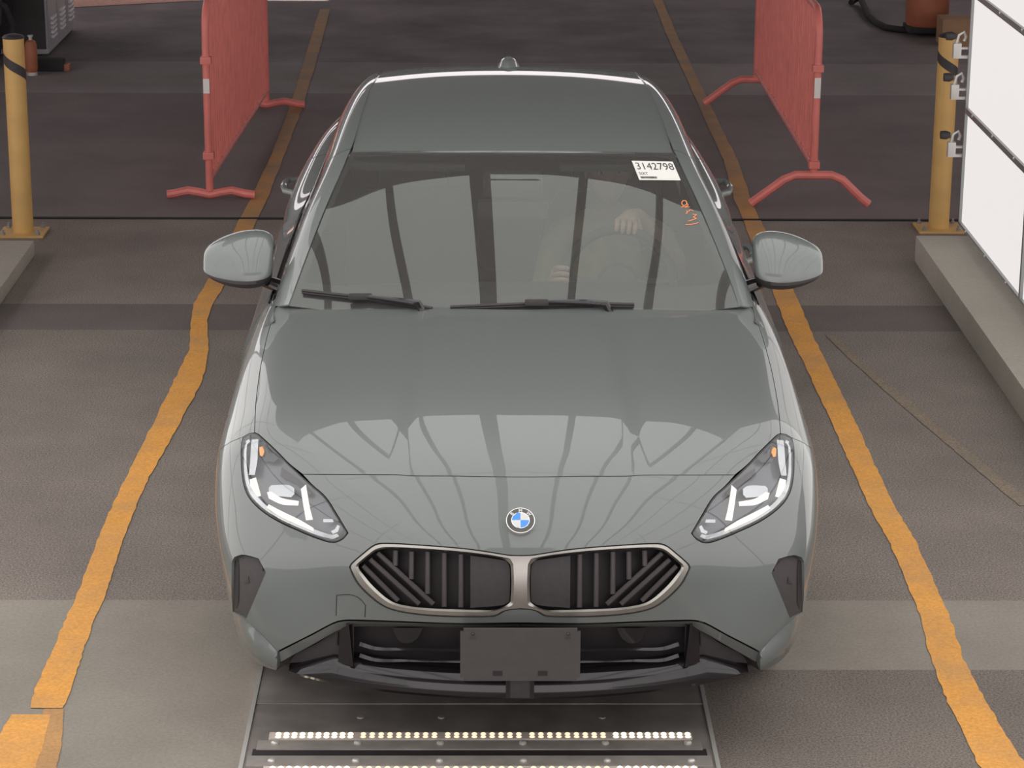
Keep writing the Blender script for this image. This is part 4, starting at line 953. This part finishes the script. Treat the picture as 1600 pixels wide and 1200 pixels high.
RBS = Surf(RB, True); P = surf_grid(RBS, 0, 5, 0, 6, 20, 20); grid_obj('rear_bumper', mirror_cat(P)[:, ::-1], M['paint'], car, thick=.01)
MB().box((-.55, .38, .20), (.55, 4.4, .22)).build('underbody', M['void'], car)
# ---- wheels
def wheel(x, y):
    sg = 1 if x > 0 else -1; w = .112
    tprof = [(.235, -w), (.29, -w), (.317, -w*.8), (.325, -w*.4), (.325, w*.4), (.317, w*.8), (.29, w), (.235, w)]
    tyre = MB().lathe(tprof, (x, y, .325), 'x', 48).build('wheel', M['rubber'], car, True)
    rim = MB().lathe([(.238, -w*.95), (.225, -.05*1), (.225, w*.6), (.238, w*.95), (.232, w*.97), (.22, w*.6)] if sg > 0 else [(.238, w*.95), (.225, .05), (.225, -w*.6), (.238, -w*.95), (.232, -w*.97), (.22, -w*.6)], (x, y, .325), 'x', 48)
    for k in range(5):
        a = 2*PI*k/5+.3
        for da in (-.12, .12):
            c0 = (x+sg*w*.75, y+.03*math.cos(a), .325+.03*math.sin(a)); c1 = (x+sg*w*.62, y+.225*math.cos(a+da), .325+.225*math.sin(a+da)); rim.tube([c0, c1], [.022, .015], 8)
    rim.lathe([(.05, -.02), (.05, .012), (.02, .02), (0, .02)] if sg > 0 else [(.05, .02), (.05, -.012), (.02, -.02), (0, -.02)], (x+sg*w*.7, y, .325), 'x', 20)
    rim.build('rim', M['alloy'], tyre, True)
    MB().lathe([(0, 0), (.15, 0), (.15, .02), (0, .02)], (x, y, .325), 'x', 32).build('brake_disc', M['steel2'], tyre, True)
for x, y in ((-.715, .92), (.715, .92), (-.765, 3.62), (.765, 3.62)): wheel(x, y)
for sg in (-1, 1):     # wheel-arch liners
    for y in (.87, 3.62):
        mb = MB(); n = 20; V = []
        for k in range(n+1):
            a = PI*k/n
            for xx in (.56, .80): V.append((sg*xx, y-.372*math.cos(a), .325+.372*math.sin(a)))
        mb.add(V, [(2*k, 2*k+1, 2*k+3, 2*k+2) for k in range(n)]); mb.build('wheel_arch_liner', M['void'], car, True)

# ---- door mirrors
def mirror(sg):
    cx, cy, cz = .905, 1.665, 1.083
    def shell(v0, v1, n, m, grow=0.):
        P = []
        for i in range(n):
            th = v0+(v1-v0)*i/(n-1); row = []
            for j in range(m):
                ph = PI*j/(m-1)
                c = lambda w, e: math.copysign(abs(w)**e, w)
                x = -math.cos(ph); a = math.sin(ph)
                tx = (x+1)/2                                   # 0 inner .. 1 outer end
                hz = (.090+grow)*(1-.40*tx**2.2); hy = (.088+grow)*(1-.30*tx**2); rr = abs(a)**.30
                zz = hz*rr*c(math.sin(th), .62); row.append((sg*(cx+(.112+grow)*x), cy-hy*rr*c(math.cos(th), .8)+.42*zz, cz-.010*tx+zz))
            P.append(row)
        return P
    P = shell(-.42, 1.75, 26, 30); cov = grid_obj('side_mirror', P if sg < 0 else [r[::-1] for r in P], M['paint'], car, thick=.003)
    P = shell(-1.62, -.43, 14, 30, -.0015); grid_obj('mirror_lower_shell', P if sg < 0 else [r[::-1] for r in P], M['black_plastic'], cov)
    P = shell(-.60, -.40, 4, 30, .0012); P = [r[9:29] for r in P]; grid_obj('mirror_indicator', P if sg < 0 else [r[::-1] for r in P], M['dark_plastic'], cov)
    P = shell(1.76, 4.66, 20, 30, -.004)
    P = [[(p[0], max(p[1], cy) if False else min(p[1], cy+.028), p[2]) for p in r] for r in P]; grid_obj('mirror_glass', P if sg < 0 else [r[::-1] for r in P], M['chrome'], cov)
    arm = MB(); S_ = []
    for k, (x, y, z, ry, rz) in enumerate([(.765, 1.66, .985, .060, .024), (.80, 1.66, 1.0, .052, .020), (.84, 1.662, 1.015, .045, .018), (.88, 1.665, 1.022, .04, .016)]):
        S_ += [(sg*x, y+ry*math.cos(a), z+rz*math.sin(a)) for a in np.linspace(0, 2*PI, 16, endpoint=False)]
    arm.add(S_, [(i*16+j, i*16+(j+1) % 16, (i+1)*16+(j+1) % 16, (i+1)*16+j) for i in range(3) for j in range(16)]+[tuple(range(16)), tuple(48+j for j in range(16))])
    o = arm.build('mirror_arm', M['gloss_black'], cov, True); bm = bmesh.new(); bm.from_mesh(o.data); bmesh.ops.recalc_face_normals(bm, faces=bm.faces); bm.to_mesh(o.data); bm.free()
mirror(-1); mirror(1)

# ---- cabin
dash = []
for y, z, h in [(1.30, .97, 0), (1.50, .985, 0), (1.66, .985, 0), (1.76, .982, 0), (1.80, .95, 0), (1.80, .88, 0), (1.76, .70, 0), (1.74, .45, 0)]:
    dash.append([(x, y+.10*(abs(x)/.7)**2*(1 if y < 1.6 else 0), z-.02*(abs(x)/.7)**2) for x in np.linspace(-.70, .70, 20)])
grid_obj('dashboard', dash, M['leather'], car)
def seat(x, y):
    s = MB().box((x-.25, y-.30, .38), (x+.25, y+.24, .56), bev=.06).build('seat', M['leather'], car, True)
    b = MB(); V = []
    for z, w, yy, d in [(.50, .22, y+.20, .12), (.62, .25, y+.23, .13), (.80, .25, y+.29, .12), (.98, .24, y+.35, .11), (1.07, .18, y+.39, .08)]:
        for a in np.linspace(0, 2*PI, 24, endpoint=False):
            c, s_ = math.cos(a), math.sin(a); V.append((x+w*math.copysign(abs(c)**.6, c), yy+d*.5*math.copysign(abs(s_)**.7, s_), z))
    b.add(V, [(i*24+j, i*24+(j+1) % 24, (i+1)*24+(j+1) % 24, (i+1)*24+j) for i in range(4) for j in range(24)]+[tuple(96+j for j in range(24))]); b.build('seat_backrest', M['leather'], s, True)
    MB().box((x-.13, y+.37, 1.08), (x+.13, y+.46, 1.25), bev=.035).build('headrest', M['leather'], s, True)
seat(.36, 2.38); seat(-.36, 2.38)
MB().box((-.62, 3.10, .38), (.62, 3.5, .60), bev=.06).build('rear_seat', M['leather'], car, True)
MB().box((-.62, 3.46, .5), (.62, 3.62, 1.05), bev=.05).build('rear_seat_back', M['leather'], car, True)
MB().box((-.70, 1.3, .30), (.70, 3.9, .33)).build('cabin_floor', M['void'], car)
hl_ = surf_grid(ROOF, 0, 7, 0, 4.8, 16, 12); grid_obj('headliner', mirror_cat(hl_-np.array([0, 0, .03]))[:, ::-1], M['headliner'], car)
MB().box((-.10, 1.86, 1.245), (.10, 2.02, 1.31), bev=.02).build('camera_housing', M['black_plastic'], car, True)
MB().box((-.12, 1.90, 1.16), (.12, 1.94, 1.225), bev=.018).build('rear_view_mirror', M['black_plastic'], car, True)
for sx in (-.36, .36): MB().box((sx-.2, 2.02, 1.30), (sx+.2, 2.13, 1.325), bev=.01).build('sun_visor', M['headliner'], car, True)
SWC = np.array([.36, 1.88, .945]); tilt = math.radians(24); su = np.array([0, math.sin(tilt), math.cos(tilt)]); sn = np.array([0, -math.cos(tilt), math.sin(tilt)])
sw = MB().tube([tuple(SWC+np.array([1., 0, 0])*.185*math.cos(a)+su*.185*math.sin(a)) for a in np.linspace(0, 2*PI, 48, endpoint=False)], .0165, 12, closed=True).build('steering_wheel', M['leather'], car, True)
hubm = MB().lathe([(0, 0), (.06, .0), (.075, .02), (.07, .05), (0, .055)], (0, 0, 0), 'z', 24); hubm.v = [tuple(SWC+np.array([1., 0, 0])*p[0]+su*p[1]-sn*p[2]) for p in hubm.v]; hubm.build('wheel_hub', M['dark_plastic'], sw, True)
for a in (0.05, PI-.05, -PI/2): MB().tube([tuple(SWC-sn*.02), tuple(SWC+np.array([1., 0, 0])*.178*math.cos(a)+su*.178*math.sin(a))], .015, 8).build('wheel_spoke', M['dark_plastic'], sw, True)

# ================================================================== THE DRIVER
def skin_body(name, nodes, edges, m, parent=None, sub=2, root=0):
    me = bpy.data.meshes.new(name); me.from_pydata([n[:3] for n in nodes], edges, []); o = bpy.data.objects.new(name, me); COL.objects.link(o)
    mod = o.modifiers.new('skin', 'SKIN'); mod.use_smooth_shade = True
    for i, n in enumerate(nodes):
        r = n[3]; me.skin_vertices[0].data[i].radius = (r, n[4] if len(n) > 4 else r)
    me.skin_vertices[0].data[root].use_root = True
    sb = o.modifiers.new('sub', 'SUBSURF'); sb.levels = sub; sb.render_levels = sub
    dg = bpy.context.evaluated_depsgraph_get(); me2 = bpy.data.meshes.new_from_object(o.evaluated_get(dg)); o.modifiers.clear(); o.data = me2; me2.materials.clear()
    for k in (m if isinstance(m, (list, tuple)) else [m]): me2.materials.append(k)
    for p in me2.polygons: p.use_smooth = True
    if parent: o.parent = parent
    return o
def grip(a):      # point on the steering-wheel rim
    return SWC+np.array([1., 0, 0])*.185*math.cos(a)+su*.185*math.sin(a)
hx = .36
per = thing('person', 'driver behind the windshield in a beige shirt, one hand on the steering wheel', 'person', (0, 0, 0))
gl_, gr_ = grip(math.radians(82)), grip(math.radians(175))
wl = gl_+np.array([.035, .10, .050]); wr = gr_+np.array([-.02, .075, -.015])
# torso, arms and legs in one continuous clothed body
nodes = [(hx, 2.42, .58, .15, .12), (hx, 2.47, .72, .145, .115), (hx, 2.53, .87, .155, .115), (hx, 2.565, .97, .15, .10), (hx, 2.575, 1.02, .07, .07), (hx, 2.56, 1.07, .052, .052),
         (hx+.10, 2.57, .985, .085), (hx+.185, 2.55, .955, .062), (hx+.235, 2.37, .875, .048), (hx+.215, 2.28, .885, .044), (hx+.15, 2.12, 1.035, .036), (wl[0], wl[1], wl[2], .029, .022),
         (hx-.10, 2.57, .985, .085), (hx-.185, 2.55, .955, .062), (hx-.245, 2.40, .78, .047), (hx-.235, 2.30, .74, .043), (hx-.215, 2.10, .86, .036), (wr[0], wr[1], wr[2], .029, .022),
         (hx+.10, 2.36, .585, .095), (hx+.13, 2.02, .64, .075), (hx+.13, 1.92, .60, .062), (hx+.13, 1.78, .40, .045),
         (hx-.10, 2.36, .585, .095), (hx-.10, 2.02, .63, .075), (hx-.10, 1.92, .59, .062), (hx-.08, 1.78, .40, .045)]
edges = [(0, 1), (1, 2), (2, 3), (3, 4), (4, 5), (3, 6), (6, 7), (7, 8), (8, 9), (9, 10), (10, 11), (3, 12), (12, 13), (13, 14), (14, 15), (15, 16), (16, 17), (0, 18), (18, 19), (19, 20), (20, 21), (0, 22), (22, 23), (23, 24), (24, 25)]
body = skin_body('body', nodes, edges, [M['skin'], M['shirt'], M['trousers']], per)
for p in body.data.polygons:
    c = p.center; arm_l = c.y < 2.33 and c.z > .70 and c.x > hx+.06; arm_r = c.y < 2.36 and c.z > .69 and c.x < hx-.14
    p.material_index = 0 if (arm_l or arm_r or (c.z > 1.035 and abs(c.x-hx) < .09)) else (2 if c.z < .70 and not (c.y > 2.40 and c.z > .62) else 1)
# head with face
def head(c, r=.098):
    mb = MB(); n, m = 40, 28; V = []
    for i in range(m+1):
        th = PI*i/m; z = math.cos(th); rr = math.sin(th)
        for j in range(n):
            ph = 2*PI*j/n; x = rr*math.sin(ph); y = -rr*math.cos(ph)          # -y faces the windshield
            jaw = 1-.26*max(0, -z)**1.1; X = x*.077*jaw; Y = y*(.098 if y > 0 else .092)*(1-.10*max(0, -z)); Z = z*.118
            if y < 0:
                fx = abs(X)
                nose = math.exp(-(X/.013)**2)*(.022*math.exp(-((Z+.022)/.014)**2)+.014*math.exp(-((Z+.004)/.022)**2)); eye = .012*math.exp(-((fx-.031)/.014)**2-((Z-.014)/.010)**2)
                brow = .006*math.exp(-((fx-.03)/.022)**2-((Z-.032)/.009)**2); lip = .007*math.exp(-(X/.022)**2)*(math.exp(-((Z+.052)/.006)**2)+math.exp(-((Z+.064)/.006)**2)); chin = .010*math.exp(-(X/.024)**2-((Z+.094)/.016)**2)
                Y += -nose+eye-brow-lip-chin
            V.append((c[0]+X, c[1]+Y, c[2]+Z))
    mb.add(V, [(i*n+j, (i+1)*n+j, (i+1)*n+(j+1) % n, i*n+(j+1) % n) for i in range(m) for j in range(n)])
    for s in (-1, 1):
        bm = bmesh.new(); bmesh.ops.create_uvsphere(bm, u_segments=14, v_segments=10, radius=1.)
        for v in bm.verts: v.co = Vector((c[0]+s*(.079+.010*v.co.x), c[1]+.008+.020*v.co.y+.006*v.co.x*s, c[2]+.002+.032*v.co.z))
        mb.bm(bm)
    return mb
hc = (hx-.005, 2.525, 1.195)
hd = head(hc).build('head', M['skin'], body, True, 1.2)
for s in (-1, 1):
    for rad, mt, dy in ((.0115, 'eye', -.0765), (.0055, 'hair', -.0855)):
        bm = bmesh.new(); bmesh.ops.create_uvsphere(bm, u_segments=14, v_segments=10, radius=rad)
        for v in bm.verts: v.co += Vector((hc[0]+s*.031, hc[1]+dy, hc[2]+.014))
        MB().bm(bm).build('eye', M[mt], hd, True)
hm = MB(); n, m = 40, 20; V = []
for i in range(m+1):
    for j in range(n):
        ph = 2*PI*j/n; front = math.cos(ph) > 0; lim = PI*(.36 if math.cos(ph) > .55 else .50 if math.cos(ph) > 0 else .66); th = lim*i/m
        x, y, z = math.sin(th)*math.sin(ph), -math.sin(th)*math.cos(ph), math.cos(th); w = 1.0 if i < m else .93
        V.append((hc[0]+x*.084*w, hc[1]+.004+y*(.106 if y > 0 else .099)*w, hc[2]+.004+z*.126*w))
hm.add(V, [(i*n+j, (i+1)*n+j, (i+1)*n+(j+1) % n, i*n+(j+1) % n) for i in range(m) for j in range(n)]); hm.build('hair', M['hair'], body, True)
# hands: palm and five bent fingers closed round the rim
def hand(g, ang, wrist, side, name):
    """g rim point, fingers wrap over the rim towards the windshield; side +1: thumb towards -x"""
    tan = np.array([-math.sin(ang), 0., 0.])+su*math.cos(ang); tan /= np.linalg.norm(tan); out = np.array([math.cos(ang), 0, 0])+su*math.sin(ang)
    back = -sn      # away from the driver, to the windshield
    R_ = .0165
    ctr = g; back = np.array([0, -1., 0])*math.cos(tilt)*1.+np.array([0, 0, math.sin(tilt)]); 
    k0 = g+out*(R_+.013)-back*.012
    nodes = [(*wrist, .027, .019)]; edges = []
    pm = (wrist+k0)/2+out*.004; nodes.append((*pm, .030, .018)); edges.append((0, 1))
    L = [.92, 1.03, 1., .82]
    for i in range(4):
        o_ = tan*side*(-.030+.0205*i); b = len(nodes); s = L[i]
        kn = k0+o_+out*.002; nodes.append((*kn, .0115, .0105)); edges.append((1, b))
        p1 = g+o_*1.02+out*(R_+.008)+back*.016*s; p2 = g+o_*1.02+out*(.004)+back*(R_+.012)*s+back*.004; p3 = g+o_*1.0-out*(.016*s)+back*(R_+.004)
        for p, r in ((p1, .0100), (p2, .0092), (p3, .0082)):
            nodes.append((*p, r)); edges.append((len(nodes)-2, len(nodes)-1))
    b = len(nodes); t0 = pm*.55+k0*.45-tan*side*.032-out*.006; t1 = g-tan*side*.050+out*.006-back*(R_+.006); t2 = g-tan*side*.046-out*.016-back*(R_+.004)
    nodes += [(*t0, .0125), (*t1, .0108), (*t2, .0092)]; edges += [(1, b), (b, b+1), (b+1, b+2)]
    return skin_body(name, nodes, edges, M['skin'], body, 2, 1)
hand(gl_, math.radians(82), wl, 1, 'hand'); hand(gr_, math.radians(175), wr, -1, 'hand')
# head, eyes and hands belong to the one body mesh; only the hair stays a part
mats_ = [M['skin'], M['shirt'], M['trousers'], M['eye'], M['hair']]; V = []; F = []; mi = []
loose = [o for o in list(body.children)+list(hd.children) if not o.name.startswith('hair')]
for o in [body]+loose:
    n0 = len(V); V += [tuple(v.co) for v in o.data.vertices]; idx = {i: next((k for k, q in enumerate(mats_) if q == mt), 0) for i, mt in enumerate(o.data.materials)}
    for p in o.data.polygons: F.append(tuple(i+n0 for i in p.vertices)); mi.append(idx.get(p.material_index, 0))
me = bpy.data.meshes.new('body'); me.from_pydata(V, [], F)
for k in mats_: me.materials.append(k)
me.polygons.foreach_set('material_index', mi); me.polygons.foreach_set('use_smooth', [True]*len(F)); me.update(); body.data = me
for o in loose: bpy.data.objects.remove(o)

# ================================================================== BACKGROUND THINGS
t = thing('metal_cabinet', 'grey louvred metal cabinet with a black front at the top left', 'cabinet', (-3.5, 12.5, 0))
rel(t, MB().box((-3.95, 12.0, .02), (-3.262, 13.25, 1.75), bev=.01).build('cabinet_body', M['cabinet']))
rel(t, MB().box((-3.94, 11.985, .06), (-3.275, 12.0, 1.72)).build('front_panel', M['black_plastic']))
rel(t, MB().box((-3.90, 12.05, 0), (-3.32, 13.2, .02)).build('plinth', M['void']))
for k in range(3):
    y0 = 12.03+.41*k; rel(t, MB().box((-3.262, y0, .07), (-3.254, y0+.375, 1.72), bev=.003).build('side_door', M['cabinet']))
    for q in range(5): rel(t, MB().box((-3.256, y0+.09, .12+.034*q), (-3.236, y0+.27, .12+.034*q+.019), bev=.003).build('louvre', M['louvre']))
t = thing('gas_cylinder', 'small reddish gas cylinder standing beside the yellow bollard and the grey cabinet', 'gas cylinder', (-3.255, 11.25, 0))
rel(t, MB().lathe([(0, 0), (.034, 0), (.040, .015), (.043, .04), (.043, .185), (.036, .215), (.018, .228), (0, .23)], (-3.255, 11.25, .02), 'z', 24).build('cylinder_shell', M['orange'], None, True))
rel(t, MB().lathe([(.036, 0), (.040, 0), (.040, .022), (.036, .022)], (-3.255, 11.25, 0), 'z', 24).build('foot_ring', M['galv'], None, True))
rel(t, MB().lathe([(.013, .245), (.013, .27), (.020, .272), (.020, .282), (0, .284)], (-3.255, 11.25, 0), 'z', 14).build('valve', M['galv'], None, True))
t = thing('pressure_washer', 'dark machine with hoses beside the grey cabinet behind the left bollard', 'machine', (-3.62, 11.6, 0))
rel(t, MB().box((-4.3, 11.35, .30), (-3.48, 11.9, .62), bev=.05).build('machine_body', M['gloss_black'], None, True))
rel(t, MB().box((-4.3, 11.3, .66), (-3.62, 11.9, .95), bev=.04).build('machine_cover', M['galv'], None, True))
rel(t, MB().tube([(-3.75, 11.4, .62), (-3.60, 11.35, .56), (-3.45, 11.4, .46), (-3.40, 11.42, .32), (-3.43, 11.40, .14)], .022, 10).build('hose', M['rubber'], None, True))
for x in (-4.2, -3.6): rel(t, MB().lathe([(0, -.04), (.13, -.04), (.15, -.02), (.15, .02), (.13, .04), (0, .04)], (x, 11.65, .15), 'x', 24).build('machine_wheel', M['rubber'], None, True))
rel(t, MB().box((-4.1, 11.5, .1), (-3.6, 11.8, .32)).build('machine_frame', M['black_plastic']))
t = thing('wheel_chock', 'black rubber block with an orange end on the asphalt under the grey cabinet', 'wheel chock', (-3.10, 11.44, 0))
rel(t, MB().box((-3.25, 11.38, 0), (-3.055, 11.50, .085), bev=.02).build('rubber_block', M['rubber'], None, True))
rel(t, MB().box((-3.06, 11.40, 0), (-3.015, 11.48, .05), bev=.012).build('end_cap', M['orange'], None, True))
# right: drum vacuum, hose, box
t = thing('drum_vacuum', 'brown drum vacuum with a thick black hose at the top right', 'vacuum', (3.38, 13.2, 0))
rel(t, MB().lathe([(0, .07), (.15, .07), (.165, .10), (.17, .42), (.155, .46), (0, .46)], (3.38, 13.2, 0), 'z', 32).build('drum', M['orange'], None, True))
rel(t, MB().lathe([(0, .46), (.175, .46), (.175, .50), (.15, .60), (0, .64)], (3.38, 13.2, 0), 'z', 32).build('motor_head', M['black_plastic'], None, True))
rel(t, MB().box((3.22, 13.04, .03), (3.54, 13.36, .075), bev=.012).build('dolly', M['rubber']))
hp = [PZ(1330, 4, .03), PZ(1338, -2, .05), PZ(1346, 0, .05), PZ(1351, 12, .03), PZ(1358, 25, .026), PZ(1370, 36, .026), PZ(1385, 43, .026), PZ(1405, 46, .026), PZ(1425, 47, .026), PZ(1438, 45, .026)]
rel(t, MB().tube([tuple(p) for p in hp], .026, 12).build('hose', M['rubber'], None, True))
t = thing('cardboard_box', 'tan box on the asphalt behind the right bollard', 'box', (3.52, 12.75, 0))
bx = rel(t, MB().box((3.40, 12.62, 0), (3.62, 12.88, .20), bev=.004).build('box_body', M['tan']))
for y0, y1 in ((12.62, 12.745), (12.755, 12.88)): rel(t, MB().box((3.40, y0, .20), (3.62, y1, .204)).build('flap', M['tan']))
t = thing('waste_bin', 'black bin at the top right behind the tan box', 'bin', (3.85, 13.0, 0))
rel(t, MB().lathe([(0, 0), (.13, 0), (.16, .6), (.165, .62), (.15, .62), (.12, .05), (0, .05)], (3.85, 13.0, 0), 'z', 28).build('bin_body', M['rubber'], None, True))
rel(t, MB().lathe([(.17, .62), (.17, .65), (.10, .70), (0, .71)], (3.85, 13.0, 0), 'z', 28).build('bin_lid', M['gloss_black'], None, True))
